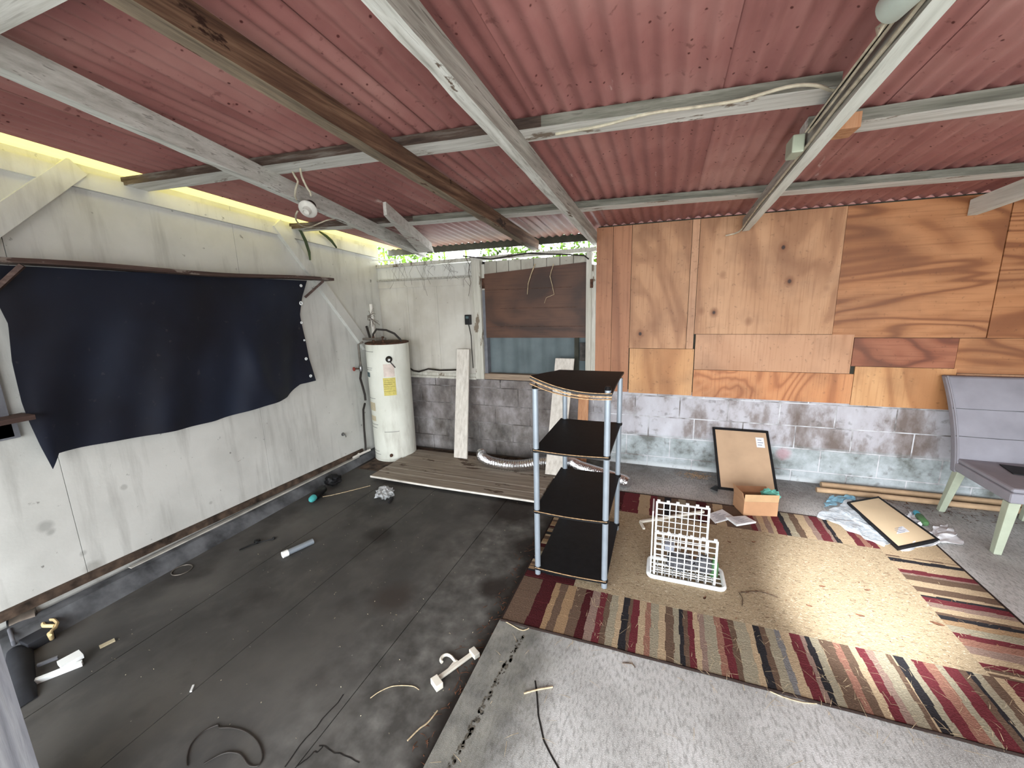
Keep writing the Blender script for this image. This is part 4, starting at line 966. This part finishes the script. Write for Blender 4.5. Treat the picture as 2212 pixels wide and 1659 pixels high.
MB().hexa([fl(1533, 1055, .001), fl(1550, 1062, .001), fl(1552, 1050, .001), fl(1545, 1048, .001), fl(1533, 1055, .02), fl(1550, 1062, .03), fl(1552, 1050, .03), fl(1545, 1048, .02)]).build('frame_corner_guard', M['black_plastic'], None, label='small black wedge by the lower left corner of the leaning frame', cat='wedge')
p = [fl(1830, 1084, .035), fl(1940, 1184, .035), fl(2030, 1165, .035), fl(1898, 1072, .05)]
board_frame('picture_frame', p[1], p[2], p[3], p[0], .018, .018, M['black_board'], M['mdf2'], 'black picture frame with pale backing lying on bubble wrap by the chair',
            [(.30, .22, .62, .33, M['paper'], 'sticker', -.001)] + lines(.30, .62, .22, .33, 4))
# cardboard box
cb = empty('cardboard_box', (.7, 3.3, 0), 'small open brown cardboard box before the leaning picture frame', 'box')
q0, q1, q2, q3 = Vector((.612, 3.19, .001)), Vector((.842, 3.245, .001)), Vector((.80, 3.40, .001)), Vector((.565, 3.345, .001))
def wallp(a, b, h0, h1, th, mat, name, inn):
    d = (Vector(b) - Vector(a)).normalized(); n = Vector((-d.y, d.x, 0)) * th * (1 if inn else -1)
    return MB().hexa([a, b, b + n, a + n, a + Vector((0, 0, h0)), b + Vector((0, 0, h1)), b + n + Vector((0, 0, h1)), a + n + Vector((0, 0, h0))]).build(name, mat, cb)
wallp(q0, q1, .115, .115, .004, M['cardboard'], 'side', True); wallp(q1, q2, .115, .115, .004, M['cardboard'], 'side', True)
wallp(q2, q3, .115, .115, .004, M['cardboard'], 'side', True); wallp(q3, q0, .115, .115, .004, M['cardboard'], 'side', True)
MB().hexa([q0 + Vector((.004, .004, .001)), q1 + Vector((-.004, .002, .001)), q2 + Vector((-.004, -.004, .001)), q3 + Vector((.004, -.002, .001))] + [v + Vector((0, 0, .004)) for v in (q0 + Vector((.004, .004, .001)), q1 + Vector((-.004, .002, .001)), q2 + Vector((-.004, -.004, .001)), q3 + Vector((.004, -.002, .001)))]).build('bottom', M['cardboard_in'], cb)
Zv = Vector((0, 0, .116))
def flap(a, b, off, mat):
    a, b, off = Vector(a) + Zv, Vector(b) + Zv, Vector(off); t_ = Vector((0, .003, 0)) if abs(off.y) < abs(off.z) else Vector((0, 0, .003))
    MB().hexa([a, b, b + t_, a + t_, a + off, b + off, b + off + t_, a + off + t_]).build('flap', mat, cb)
flap(q0 + Vector((.0, -.001, 0)), q1, (.0, -.012, .062), M['cardboard_in'])
flap(q2, q3, (.01, .085, .012), M['cardboard'])
t_ = Vector((.003, 0, 0)); a, b = q3 + Zv, q0 + Zv; of = Vector((-.012, .0, .068))
MB().hexa([a, b, b + t_, a + t_, a + of, b + of + Vector((0, .02, -.01)), b + of + t_ + Vector((0, .02, -.01)), a + of + t_]).build('flap', M['cardboard'], cb)
crumple((.805, 3.32, .140), .05, 5, .7, sx=1.25).build('teal_cloth', M['teal'], None, smooth=True, label='crumpled teal cloth sticking out of the cardboard box', cat='cloth')
# booklets
def booklet(px, th, label, z, seed):
    P = [fl(x, y, z) for x, y in px]; n = len(P)
    e = empty('booklet', P[0], label, 'booklet')
    MB().hexa([q for q in P] + [q + Vector((0, 0, th)) for q in P]).build('pages', M['white_plastic'], e)
    c = sum(P, Vector()) / 4; I = [c + (q - c) * .94 for q in P]
    MB().hexa([q + Vector((0, 0, th)) for q in I] + [q + Vector((0, 0, th + .0008)) for q in I]).build('cover', M['paper'], e)
    m = MB(); rs = random.Random(seed)
    for k in range(7):
        v0 = .12 + k * .115; a = I[0].lerp(I[3], v0); b = I[1].lerp(I[2], v0); a2 = I[0].lerp(I[3], v0 + .04); b2 = I[1].lerp(I[2], v0 + .04)
        s0, s1 = rs.uniform(.06, .3), rs.uniform(.5, .93); up = Vector((0, 0, th + .0012))
        m.add([a.lerp(b, s0) + up, a.lerp(b, s1) + up, a2.lerp(b2, s1) + up, a2.lerp(b2, s0) + up], [(0, 1, 2, 3)])
    m.build('printing', M['ink'], e)
booklet([(1545, 1131), (1588, 1119), (1560, 1101), (1527, 1112)], .004, 'white printed booklet nearest the basket on the rug edge', RT_ + .001, 1)
booklet([(1591, 1137), (1633, 1130), (1609, 1117), (1568, 1120)], .012, 'thicker white booklet below the cardboard box', RT_ + .0035, 2)

# bubble wrap, film, rags under the lying frame
def drape(name, px, z0, amp, mat, label, cat, seed, nu=26, nv=26, th=.0012):
    from mathutils import noise
    P = [fl(x, y, 0) for x, y in px]
    def f(u, v):
        e = .035 * (noise.noise(Vector((u * 5, v * 5, seed))))
        p = P[0] * (1 - u) * (1 - v) + P[1] * u * (1 - v) + P[2] * u * v + P[3] * (1 - u) * v
        p = p + Vector((e, .035 * noise.noise(Vector((u * 5, seed, v * 5))), 0))
        p.z = z0 + amp * max(0, .35 + noise.noise(Vector((u * 4 + seed, v * 4, 2))) + .45 * noise.noise(Vector((u * 11 + seed, v * 11, 5))))
        return p
    return MB().slab(f, nu, nv, (0, 0, th)).build(name, mat, None, smooth=True, label=label, cat=cat)
drape('bubble_wrap', [(1762, 1118), (1905, 1186), (1945, 1165), (1835, 1083)], .009, .016, M['bubble'], 'crinkled clear bubble wrap sheet at the rug corner under the lying frame', 'bubble wrap', 2.3, 40, 40)
drape('blue_film', [(1778, 1098), (1845, 1080), (1842, 1072), (1790, 1076)], .008, .014, M['blue_film'], 'light blue plastic film beside the wall behind the bubble wrap', 'film', 4.1, 18, 10)
drape('white_rag', [(1945, 1192), (2080, 1172), (2040, 1135), (1985, 1160)], .009, .02, M['rag'], 'crumpled white rag poking out right of the lying frame', 'rag', 6.2, 30, 22)
drape('white_wrapper', [(1950, 1118), (1985, 1140), (1998, 1125), (1965, 1106)], .001, .03, M['rag'], 'small pale wrapper beside the green bottle behind the lying frame', 'wrapper', 8.8, 12, 12)
gb = empty('green_bottle', fl(1990, 1128, 0), 'small green bottle with cyan cap beside the lying frame', 'bottle')
a, b = fl(1983, 1112, .025), fl(2000, 1132, .025)
MB().tube([a, a.lerp(b, .15), a.lerp(b, .9), b], [.012, .023, .023, .014], 14).build('body', M['green'], gb, smooth=True)
dr = (a - b).normalized(); MB().tube([a, a + dr * .035], .019, 14).build('cap', M['cyan'], gb, smooth=True)

# cardboard tubes at the wall foot
def lay_tube(name, p, q, r, mat, label, cat, n=14, cap=None):
    e = MB().tube([p, q], r, n).build(name, mat, None, smooth=True, label=label, cat=cat); return e
lay_tube('cardboard_tube', (1.24, 3.80, .021), (3.0, 3.83, .021), .021, M['tube_tan'], 'long tan tube at the foot of the block wall, nearer the camera', 'tube')
lay_tube('cardboard_tube', (1.30, 3.90, .026), (3.0, 3.93, .026), .026, M['tube_tan'], 'long tan tube pushed right against the block wall', 'tube')

# ------------------------------------------------------------------ chair
ch = empty('chair', (2.24, 3.4, 0), 'grey upholstered dining chair with sage green legs by the back wall', 'chair')
cxl, cxr = 1.985, 2.46; cyf, cyb = 3.13, 3.66
st_ = MB().slab(lambda u, v: (cxl + u * (cxr - cxl), cyf + v * (cyb - cyf), .345 + .0 * v), 6, 6, (0, 0, .065)).build('seat', M['chair_cloth'], ch, bevel=.012)
MB().slab(lambda u, v: (cxl + .004 + u * (cxr - cxl - .008), cyf + .004 + v * (cyb - cyf - .01), .4105 + .0 * v), 10, 10, (0, 0, .028)).build('cushion', M['chair_cloth'], st_, bevel=.014)
def backf(u, v):
    z = .33 + v * .66; y = cyb - .03 + .05 * v + .19 * v ** 2.2 ; return (cxl - .025 * v + u * (cxr - cxl + .05 * v), y - .012 * math.sin(u * math.pi), z)
bkr = MB().slab(backf, 14, 22, (0, .065, 0)).build('backrest', M['chair_cloth'], ch, smooth=True, bevel=.012)
for vv in (.40, .68):
    MB().tube([Vector(backf(u / 12, vv)) + Vector((0, -.0015, 0)) for u in range(13)], .0022, 6).build('seam', M['curb'], bkr, smooth=True)
for uu in (.02, .98):
    MB().tube([Vector(backf(uu, v / 16)) + Vector((0, -.002, 0)) for v in range(17)], .006, 6).build('piping', M['chair_cloth'], bkr, smooth=True)
def leg(x, y, xb, yb2, w0, w1, zt):
    v = []
    for (cx_, cy_, w_, z) in ((xb, yb2, w1, 0), (x, y, w0, zt)):
        v += [(cx_ - w_, cy_ - w_, z), (cx_ + w_, cy_ - w_, z), (cx_ + w_, cy_ + w_, z), (cx_ - w_, cy_ + w_, z)]
    MB().hexa(v).build('leg', M['chair_leg'], ch, bevel=.003)
leg(cxl + .03, cyf + .035, cxl + .005, cyf + .03, .027, .019, .345); leg(cxr - .03, cyf + .035, cxr - .02, cyf + .03, .027, .019, .345)
leg(cxl + .03, cyb - .02, cxl + .005, cyb + .05, .026, .018, .345); leg(cxr - .03, cyb - .02, cxr - .02, cyb + .05, .026, .018, .345)
p0, p1, p2, p3 = fl(2148, 985, .445), fl(2212, 1006, .445), fl(2240, 1000, .445), fl(2200, 980, .445)
MB().slab(lambda u, v: (2.14 + u * .26 + v * .03, 3.40 + v * .17 - u * .05, .4395), 6, 4, (0, 0, .006)).build('black_folder', M['black_board'], None, label='flat black folder lying on the grey chair seat', cat='folder')

# ------------------------------------------------------------------ small things on the dark floor
pv = empty('plastic_tube', fl(640, 1186, ZF), 'short clear grey plastic tube with white cap on the dark floor', 'tube')
a, b = fl(610, 1199, ZF + .022), fl(676, 1169, ZF + .02); d = (b - a).normalized()
MB().tube([a + d * .03, b], .019, 18).build('tube', M['silver_pole'], pv, smooth=True)
MB().tube([a, a + d * .036], .022, 18).build('cap', M['white_plastic'], pv, smooth=True)
tc = empty('spray_bottle', fl(685, 1070, ZF), 'black bottle with turquoise cap lying by the left wall foot', 'bottle')
a, b = fl(672, 1080, ZF + .035), fl(702, 1052, ZF + .045); d = (b - a).normalized()
MB().tube([a + d * .045, a + d * .06, a + d * .2, a + d * .22], [.022, .036, .036, .02], 16).build('body', M['black_plastic'], tc, smooth=True)
MB().tube([a - d * .012, a, a + d * .03, a + d * .048], [.014, .025, .029, .027], 16).build('cap', M['teal_cap'], tc, smooth=True)
crumple((tc.location.x - .02, tc.location.y + .22, ZF + .05), .075, 4, .6).build('black_rag', M['black_board'], None, smooth=True, label='black rag bundle behind the turquoise capped bottle', cat='rag')
c = fl(835, 1072, ZF)
crumple((c.x, c.y - .02, ZF + .045), .075, 9, .62, amp=.45).build('crumpled_plastic', M['clear'], None, smooth=True, label='ball of crumpled clear plastic by the beadboard panel', cat='plastic')
MB().tube([fl(840, 1085, ZF + .012), fl(848, 1075, ZF + .012)], .01, 8).build('plastic_plug', M['black_plastic'], None, smooth=True, label='small black stub in front of the crumpled plastic', cat='stub')
MB().tube([fl(x, y, ZF + .004) for x, y in ((602, 1049), (620, 1050), (640, 1055), (662, 1067))], .0022, 6).build('straw_stem', M['straw'], None, label='pale dry stem left of the turquoise capped bottle', cat='stem')
MB().tube([fl(x, y, ZF + .004) for x, y in ((697, 1073), (715, 1070), (745, 1063), (800, 1049))], .0028, 6).build('thin_rod', M['straw'], None, label='thin pale rod between bottle and crumpled plastic', cat='rod')
tl = empty('black_tool', fl(555, 1175, ZF), 'small black wire tool on the dark floor near the left wall', 'tool')
a, b, c = fl(517, 1188, ZF + .008), fl(555, 1172, ZF + .01), fl(592, 1164, ZF + .008)
MB().tube([a, b, c], .0045, 8).build('shaft', M['black_plastic'], tl, smooth=True)
n_ = Vector((.0, .02, 0)); MB().tube([a, a + n_ * .8, b + n_ * .6, b], .004, 6).build('loop', M['black_plastic'], tl, smooth=True)
MB().lathe([(.018, 0), (.022, .006), (.02, .02), (.008, .026)], fl(556, 1172, ZF + .001), n=14).build('knob', M['black_plastic'], tl, smooth=True)
MB().lathe([(.010, 0), (.013, .006), (.008, .014)], fl(592, 1164, ZF + .001), n=12).build('end_ball', M['black_plastic'], tl, smooth=True)
# wire loops
pts = [fl(x, y, ZF + .004) for x, y in ((404, 1655), (405, 1630), (415, 1605), (440, 1580), (470, 1566), (474, 1572), (500, 1572), (530, 1580), (555, 1600), (567, 1630), (560, 1652), (545, 1655), (535, 1650), (520, 1630), (500, 1625), (485, 1627), (470, 1633), (440, 1650))]
MB().tube(smoothpath(pts, 5), .0028, 6).build('wire_loop', M['cable'], None, smooth=True, label='dark wire coil on the floor at the bottom photo edge', cat='wire')
c = fl(393, 1231, ZF + .004)
MB().tube([(c.x + .055 * math.cos(k / 20 * 6.283), c.y + .055 * math.sin(k / 20 * 6.283), ZF + .004) for k in range(20)], .003, 6, closed=True).build('thin_ring', M['copper'], None, smooth=True, label='thin grey ring lying beside the left wall curb', cat='ring')
MB().tube(smoothpath([fl(x, y, ZF + .004) for x, y in ((800, 1508), (820, 1494), (850, 1482), (890, 1482), (905, 1490))], 4), .0018, 6).build('dry_stalk', M['straw'], None, label='curved pale dry stem left of the white hook', cat='stem')
MB().tube(smoothpath([fl(x, y, ZF + .004) for x, y in ((880, 1600), (905, 1575), (925, 1560), (945, 1535))], 4), .003, 6).build('dry_stalk', M['straw'], None, label='pale dry stem near the slab edge at the bottom of the photo', cat='stem')

# white plastic hanger hook
hk = empty('plastic_hanger', fl(980, 1440, ZF), 'cream plastic clip hanger with curled hook on the dark floor', 'hanger')
K = lambda x, y: fl(900 + x / 11.85, 1380 + y / 11.85, ZF + .012)
a, b = K(560, 1010), K(1400, 400)
MB().beam(a, b, .020, .012).build('bar', M['cream_plastic'], hk, bevel=.002)
MB().hexa([K(780, 800) + Vector((0, 0, -.004)), K(1080, 590) + Vector((0, 0, -.004)), K(1010, 540) + Vector((0, 0, -.004)), K(940, 600) + Vector((0, 0, -.004))] + [q + Vector((0, 0, .004)) for q in (K(780, 800), K(1080, 590), K(1010, 540), K(940, 600))]).build('gusset', M['cream_plastic'], hk)
MB().tube(smoothpath([K(1000, 590), K(930, 500), K(870, 440), K(780, 405), K(690, 430), K(630, 500), K(625, 560), K(650, 600)], 4), [.0085] * 29 if 0 else .0075, 8).build('hook', M['cream_plastic'], hk, smooth=True)
def clipb(c, d, w_, l, h, nm):
    c = Vector(c); d = Vector(d).normalized(); return MB().beam(c - d * l / 2, c + d * l / 2, w_, h).build(nm, M['cream_plastic'], hk, bevel=.002)
dd = (K(600, 1330) - K(400, 1040))
clipb(K(520, 1160) + Vector((0, 0, .006)), dd, .034, .055, .03, 'clip'); clipb(K(1480, 380) + Vector((0, 0, .004)), dd, .03, .05, .024, 'clip')

# things in the lower left corner
bn = empty('fabric_bag', fl(60, 1480, ZF), 'charcoal fabric bag slumped at the lower left photo corner', 'bag')
c = fl(75, 1440, ZF)
def bagf(u, v):
    q00, q10, q11, q01 = fl(20, 1545, ZF + .002), fl(82, 1505, ZF + .002), fl(72, 1395, ZF + .002), fl(10, 1400, ZF + .002)
    p = q00 * (1 - u) * (1 - v) + q10 * u * (1 - v) + q11 * u * v + q01 * (1 - u) * v
    p.z = ZF + .006 + .05 * (math.sin(min(1, max(0, u)) * math.pi) ** .4) * (math.sin(v * math.pi) ** .4); return p
MB().slab(bagf, 12, 12, (0, 0, -.004)).build('body', M['bag'], bn, smooth=True)
MB().tube([fl(20, 1360, .03), fl(28, 1385, .02), fl(32, 1400, ZF + .01), fl(15, 1405, ZF + .012)], .008, 8).build('handle', M['jamb_grey'], bn, smooth=True)
a, b = fl(30, 1350, ZF + .085), fl(78, 1328, ZF + .085)
tn = empty('brown_tin', fl(55, 1345, ZF), 'brown metallic tin lying against the left wall curb', 'tin')
a, b = Vector((-2.80, .70, ZF + .062)), Vector((-2.86, .87, ZF + .062))
a = fl(22, 1352, ZF + .062); b = fl(82, 1330, ZF + .062)
MB().tube([a, a.lerp(b, .02), a.lerp(b, .98), b], [.055, .06, .06, .055], 22).build('body', M['tin'], tn, smooth=True)
MB().tube([a.lerp(b, -.02), a.lerp(b, .04)], .063, 22).build('lid', M['black_plastic'], tn, smooth=True)
B(*(lambda p: (p.x - .06, p.x + .06, p.y - .05, p.y + .05))(fl(80, 1388, ZF)), ZF + .001, ZF + .05).build('grey_carton', M['bag'], None, bevel=.004, label='small dark grey carton behind the tan plastic handle', cat='carton')
th_ = empty('tan_handle', fl(105, 1365, ZF), 'tan plastic scoop handle on the dark floor by the curb', 'handle')
z5 = ZF + .06
MB().tube([fl(x, y, z5) for x, y in ((108, 1372), (112, 1362), (120, 1356), (124, 1346), (117, 1339), (106, 1339))], .0075, 8).build('grip', M['tan_plastic'], th_, smooth=True)
MB().tube([fl(x, y, z5) for x, y in ((118, 1352), (104, 1352), (95, 1352), (92, 1346))], .009, 8).build('cross_bar', M['tan_plastic'], th_, smooth=True)
MB().tube([fl(108, 1368, z5), fl(112, 1380, ZF + .012)], [.012, .009], 10).build('stem', M['tan_plastic'], th_, smooth=True)
wp = empty('white_bracket', fl(135, 1430, ZF), 'white plastic bracket strip on the floor beside the charcoal bag', 'bracket')
MB().beam(fl(76, 1472, ZF + .012), fl(178, 1432, ZF + .012), .02, .022).build('strip', M['white_plastic'], wp)
MB().beam(fl(128, 1438, ZF + .03), fl(176, 1412, ZF + .03), .06, .02).build('plate', M['white_plastic'], wp)
MB().beam(fl(80, 1438, ZF + .02), fl(125, 1420, ZF + .02), .014, .012).build('arm', M['jamb_grey'], wp)
MB().beam(fl(215, 1398, ZF + .004), fl(248, 1382, ZF + .004), .022, .008).build('wood_chip', M['tan_label'], None, label='tan wood chip on the dark floor right of the white bracket', cat='wood chip')
MB().beam(fl(412, 1494, ZF + .004), fl(418, 1480, ZF + .004), .008, .006).build('paper_scrap', M['white_plastic'], None, label='tiny white scrap on the dark floor', cat='scrap')

# ------------------------------------------------------------------ overhead: lamp holder, canister, cables
cpt = roof(665, 452, .19)
ls = empty('lamp_holder', cpt, 'round porcelain lamp holder hanging from the left white rafter', 'lamp')
axd = Vector((.25, -.75, -.62)).normalized()
MB().lathe([(.03, -.012), (.052, -.008), (.054, 0), (.05, .006), (.026, .012), (.022, .02), (.021, .04), (.017, .042), (.015, .03)], cpt, axd, 28).build('body', M['ceramic'], ls, smooth=True)
MB().lathe([(.034, -.05), (.036, -.03), (.032, -.012)], cpt, axd, 18).build('backing_box', M['dark_metal'], ls, smooth=True)
K2 = lambda x, y, d: roof(580 + x / 8.29, 320 + y / 8.29, d)
MB().tube(smoothpath([K2(600, 260, .02), K2(570, 380, .05), K2(610, 540, .08), K2(680, 690, .12), K2(745, 790, .15), K2(760, 850, .17)], 4), .0055, 8).build('cord', M['cord'], ls, smooth=True)
MB().tube(smoothpath([K2(410, 370, .03), K2(470, 500, .07), K2(525, 600, .10), K2(490, 720, .14), K2(475, 850, .16), K2(500, 920, .17)], 4), .0055, 8).build('cord', M['cord'], ls, smooth=True)
MB().tube(smoothpath([K2(520, 1130, .20), K2(490, 1200, .21), K2(500, 1300, .20), K2(600, 1390, .17), K2(740, 1410, .14), K2(900, 1350, .10), K2(1050, 1290, .08), K2(1190, 1265, .06)], 4), .005, 8).build('cord', M['cord'], ls, smooth=True)

cn = empty('lamp_canister', roof(1925, 15, .15), 'pale green painted round canister beside the clean white rafter', 'lamp')
c0 = roof(1926, 14, .115)
MB().lathe([(.031, 0), (.035, .004), (.035, .15), (.033, .16)], c0 + Vector((0, .012, 0)), (.25, -1, .05), 26).build('body', M['white_plastic'] if 0 else M['chair_leg'] if 0 else plain('pale_green_paint', S(196, 212, 200), .6, var=.04), cn, smooth=True)
MB().tube([c0 + Vector((0, .03, -.02)), c0 + Vector((0, .06, -.03)), c0 + Vector((.005, .09, .0)), c0 + Vector((.03, .10, .02))], .004, 6).build('wire', M['cord'], cn, smooth=True)
cb2 = empty('rafter_cables', (.55, 2, 2.25), 'bundle of cream cables stapled along the clean white rafter', 'cable')
for k, (dx, dz, r, mt) in enumerate(((-.004, .020, .006, 'cord'), (-.010, .045, .0045, 'cord'), (-.006, .065, .006, 'cable'), (-.018, .055, .0035, 'cord'))):
    rs = random.Random(k + 2)
    pts = [(.555 + dx + rs.uniform(-.003, .003) - (.008 if k else 0), y, rz(y, .14) + dz + rs.uniform(-.006, .006)) for y in [.3 + i * .24 for i in range(15 if k == 0 else 9)]]
    if k == 0: pts += [(.53, 3.86, rz(3.86, .155)), (.44, 3.90, rz(3.9, .17))]
    MB().tube(smoothpath(pts, 3), r, 7).build('cable', M[mt], cb2, smooth=True)
pc = [roof(x, y, .05) for x, y in ((1185 + 15, 290), (1300, 272), (1400, 246), (1500, 232), (1600, 216), (1700, 188), (1760, 184), (1800, 196), (1830, 185))]
MB().tube(smoothpath(pc, 4), .006, 7).build('batten_cable', M['cord'], None, smooth=True, label='cream cable running along the first white roof batten', cat='cable')
# outlet box behind the clean rafter
B(.50, .548, 2.30, 2.42, 2.225, 2.30).build('cable_box', M['fascia_or_added_strip'] if 0 else M['chair_leg'], None, bevel=.006, label='small sage junction box beside the clean rafter', cat='socket')

# ------------------------------------------------------------------ greenery beyond the eave
rs = random.Random(44); m_ = MB()
for k in range(5200):
    x = rs.uniform(-3.9, -.3); y = rs.uniform(4.3, 4.75); z = rs.uniform(2.0, 2.5)
    if math.sin(x * 5.1 + 1.0) + math.sin(x * 2.3) * .8 + rs.uniform(-.45, .45) > .7: continue
    s_ = rs.uniform(.015, .035); a = Vector((rs.gauss(0, 1), rs.gauss(0, 1), rs.gauss(0, 1))).normalized(); b = a.cross(Vector((rs.gauss(0, 1), rs.gauss(0, 1), 1))).normalized()
    c = Vector((x, y, z)); m_.add([c - a * s_, c + b * s_ * .55, c + a * s_, c - b * s_ * .55], [(0, 1, 2, 3)])
for k in range(12):
    x = -3.8 + k * .3; m_.tube([(x, 4.6, -.1), (x + .05, 4.65, 1.2), (x - .03, 4.7, 2.5)], .012, 5)
m_.build('ivy_foliage', M['hedge'], None, label='bright green ivy leaves beyond the gap under the eave', cat='ivy', kind='stuff')
def leafstrand(pts, label, X=-3.05):
    q = [on(x, y, 0, X) for x, y in pts]; n = len(q); m = MB()
    m.tube(q, [.012 * math.sin(math.pi * (i + .6) / (n + .4)) + .002 for i in range(n)], 6); m.build('ivy_blade', M['green'] if 0 else plain('dark_green_leaf', S(62, 78, 44), .6, var=.2), None, smooth=True, label=label, cat='leaf')
leafstrand(((638, 485), (650, 500), (660, 520), (668, 545), (670, 562)), 'long drooping dark green blade at the left wall top')
leafstrand(((690, 500), (705, 510), (716, 520), (727, 535)), 'short green blade hanging at the wall top right of the long one')

# ------------------------------------------------------------------ litter: straw, chips, twigs, leaves
def litter(name, n, fx, zf_, mat, label, cat, lo, hi, w_, seed):
    rs = random.Random(seed); m = MB()
    for k in range(n):
        x, y = fx(rs); z = zf_(x, y) + .0008; a = rs.uniform(0, 6.283); L = rs.uniform(lo, hi) * (1.8 if rs.random() < .12 else 1); d = Vector((math.cos(a), math.sin(a), 0)) * L / 2; n2 = Vector((-math.sin(a), math.cos(a), 0)) * w_ * rs.uniform(.5, 1.2)
        c = Vector((x, y, z)); bend = n2 * rs.uniform(-3, 3)
        m.add([c - d - n2, c - d + n2, c + bend + n2 + Vector((0, 0, .003)), c + bend - n2 + Vector((0, 0, .003)), c + d + n2 * .3, c + d - n2 * .3], [(0, 1, 2, 3), (3, 2, 4, 5)])
    return m.build(name, mat, None, label=label, cat=cat, kind='stuff')
rugz = lambda x, y: RT_ if (RX0 < x < RX1 and RY0 < y < RY1) else .0
litter('straw_litter', 420, lambda r: (r.uniform(-.4, 1.7), r.uniform(1.6, 2.1)), lambda x, y: rugz(x, y) + .001, M['straw'], 'thin straw bits scattered over the rug front border', 'straw', .015, .06, .0008, 3)
litter('straw_litter', 300, lambda r: (r.uniform(-.3, 1.6), r.uniform(2.05, 3.2)), lambda x, y: rugz(x, y) + .001, M['straw'], 'thin straw bits scattered over the rug tan field', 'straw', .008, .03, .001, 4)
litter('straw_litter', 70, lambda r: (r.uniform(-.7, 1.8), r.uniform(.9, 1.65)), lambda x, y: .0008, M['straw'], 'thin straw bits on the bare concrete before the rug', 'straw', .015, .06, .0008, 5)
litter('dark_crumbs', 480, lambda r: (r.uniform(-.3, 1.6), r.uniform(2.05, 3.1)), lambda x, y: rugz(x, y) + .001, M['leaf'], 'dark crumbs and leaf bits scattered over the tan rug field', 'crumbs', .004, .014, .0018, 6)
litter('wood_chips', 220, lambda r: (.33 + r.gauss(0, .07), 3.86 + r.gauss(0, .04)), lambda x, y: .001, M['tube_tan'], 'pile of tan wood chips at the wall foot left of the frame', 'wood chips', .008, .022, .003, 7)
litter('wall_litter', 160, lambda r: (r.uniform(1.6, 2.6), min(3.96, r.gauss(3.72, .08))), lambda x, y: .001, M['leaf'], 'dry leaf litter by the chair legs and tubes', 'litter', .01, .05, .003, 8)
litter('dirt_crumbs', 130, lambda r: (r.uniform(-2.6, -.78), r.uniform(.8, 3.0)), lambda x, y: ZF + .0006, M['tan_label'], 'pale crumbs scattered over the dark floor', 'crumbs', .003, .007, .0013, 9)
litter('edge_debris', 160, lambda r: (-.79 + r.gauss(0, .035), r.uniform(.8, 2.6)), lambda x, y: ZF + .0006, M['leaf'], 'brown leaf debris in the gutter along the slab edge', 'debris', .008, .04, .002, 10)
def dleaf(px, py, s_, ang, label, z=RT_):
    c = fl(px, py, z + .001); m = MB(); u = Vector((math.cos(ang), math.sin(ang), 0)); v = Vector((-u.y, u.x, 0)); pts = []
    for t_ in (-1, -.55, 0, .55, 1):
        w_ = math.sqrt(max(0, 1 - t_ * t_)) * .42
        for k in (-1, 0, 1): pts.append(c + u * s_ * t_ + v * s_ * w_ * k + Vector((0, 0, .004 * abs(k) + .004 * t_ * t_)))
    m.add(pts, [(i * 3 + j, i * 3 + j + 1, (i + 1) * 3 + j + 1, (i + 1) * 3 + j) for i in range(4) for j in range(2)])
    m.build('dry_leaf', M['leaf'], None, label=label, cat='leaf')
for px, py, s_, a, lb in ((1776, 1268, .016, .2, 'dry brown leaf on the rug left of the light patch'), (1748, 1310, .014, -.2, 'dry brown leaf on the rug below the light patch edge'), (1858, 1331, .018, -.1, 'red brown leaf at the lower centre of the rug light patch'),
                          (2024, 1349, .026, -.2, 'larger dry leaf near the right end of the tan rug field'), (1873, 1276, .014, .3, 'small dark leaf inside the bright rug patch'), (1522, 1293, .016, 1.2, 'rusty leaf on the rug below the white basket'),
                          (1628, 1172, .014, .3, 'dark leaf on the rug right of the basket upper part'), (1575, 1172, .012, -.4, 'small dark leaf close to the right of the basket')):
    dleaf(px, py, s_, a, lb)
def twig(pts, r, label, z, mat='twig'):
    MB().tube(smoothpath([fl(x, y, z + r + .0008) for x, y in pts], 3), r, 6).build('twig', M[mat], None, smooth=True, label=label, cat='twig')
twig(((1600, 1280), (1640, 1278), (1680, 1290)), .002, 'long dark twig on the rug right of the basket', RT_)
twig(((1596, 1280), (1604, 1292), (1603, 1308)), .0018, 'short dark twig joining the long one right of the basket', RT_)
twig(((1345, 1432), (1365, 1434), (1372, 1442)), .002, 'tiny bent twig on the concrete by the rug front edge', 0)
twig(((1132, 1498), (1160, 1490), (1194, 1484)), .0035, 'pale straw stalk on the concrete left of the rug', 0, 'straw')
twig(((1640, 1480), (1690, 1505), (1760, 1520), (1850, 1505)), .002, 'long pale stalk along the rug front binding', 0, 'straw')
twig(((1085, 1338), (1105, 1350), (1130, 1362), (1150, 1350), (1142, 1340), (1128, 1343)), .0022, 'curled pale stem at the rug front left corner', 0, 'straw')

GR = {'dry_leaf': 'dry leaves on the rug', 'twig': 'twigs and stalks on rug and concrete', 'plank': 'planks leaning on the back wall', 'picture_frame': 'picture frames seen from behind',
      'cardboard_tube': 'tan tubes at the wall foot', 'booklet': 'booklets on the rug edge', 'dry_tendril': 'tendrils on the window board', 'cloth_bundle': 'cloths in the basket', 'dry_stalk': 'pale stalks on the dark floor',
      'ivy_blade': 'green blades at the wall top', 'board_shelf': 'shelves on the left wall', 'straw_litter': 'straw litter'}
for o in list(scene.objects):
    k = o.name.split('.')[0]
    if o.parent is None and k in GR and 'label' in o: o['group'] = GR[k]
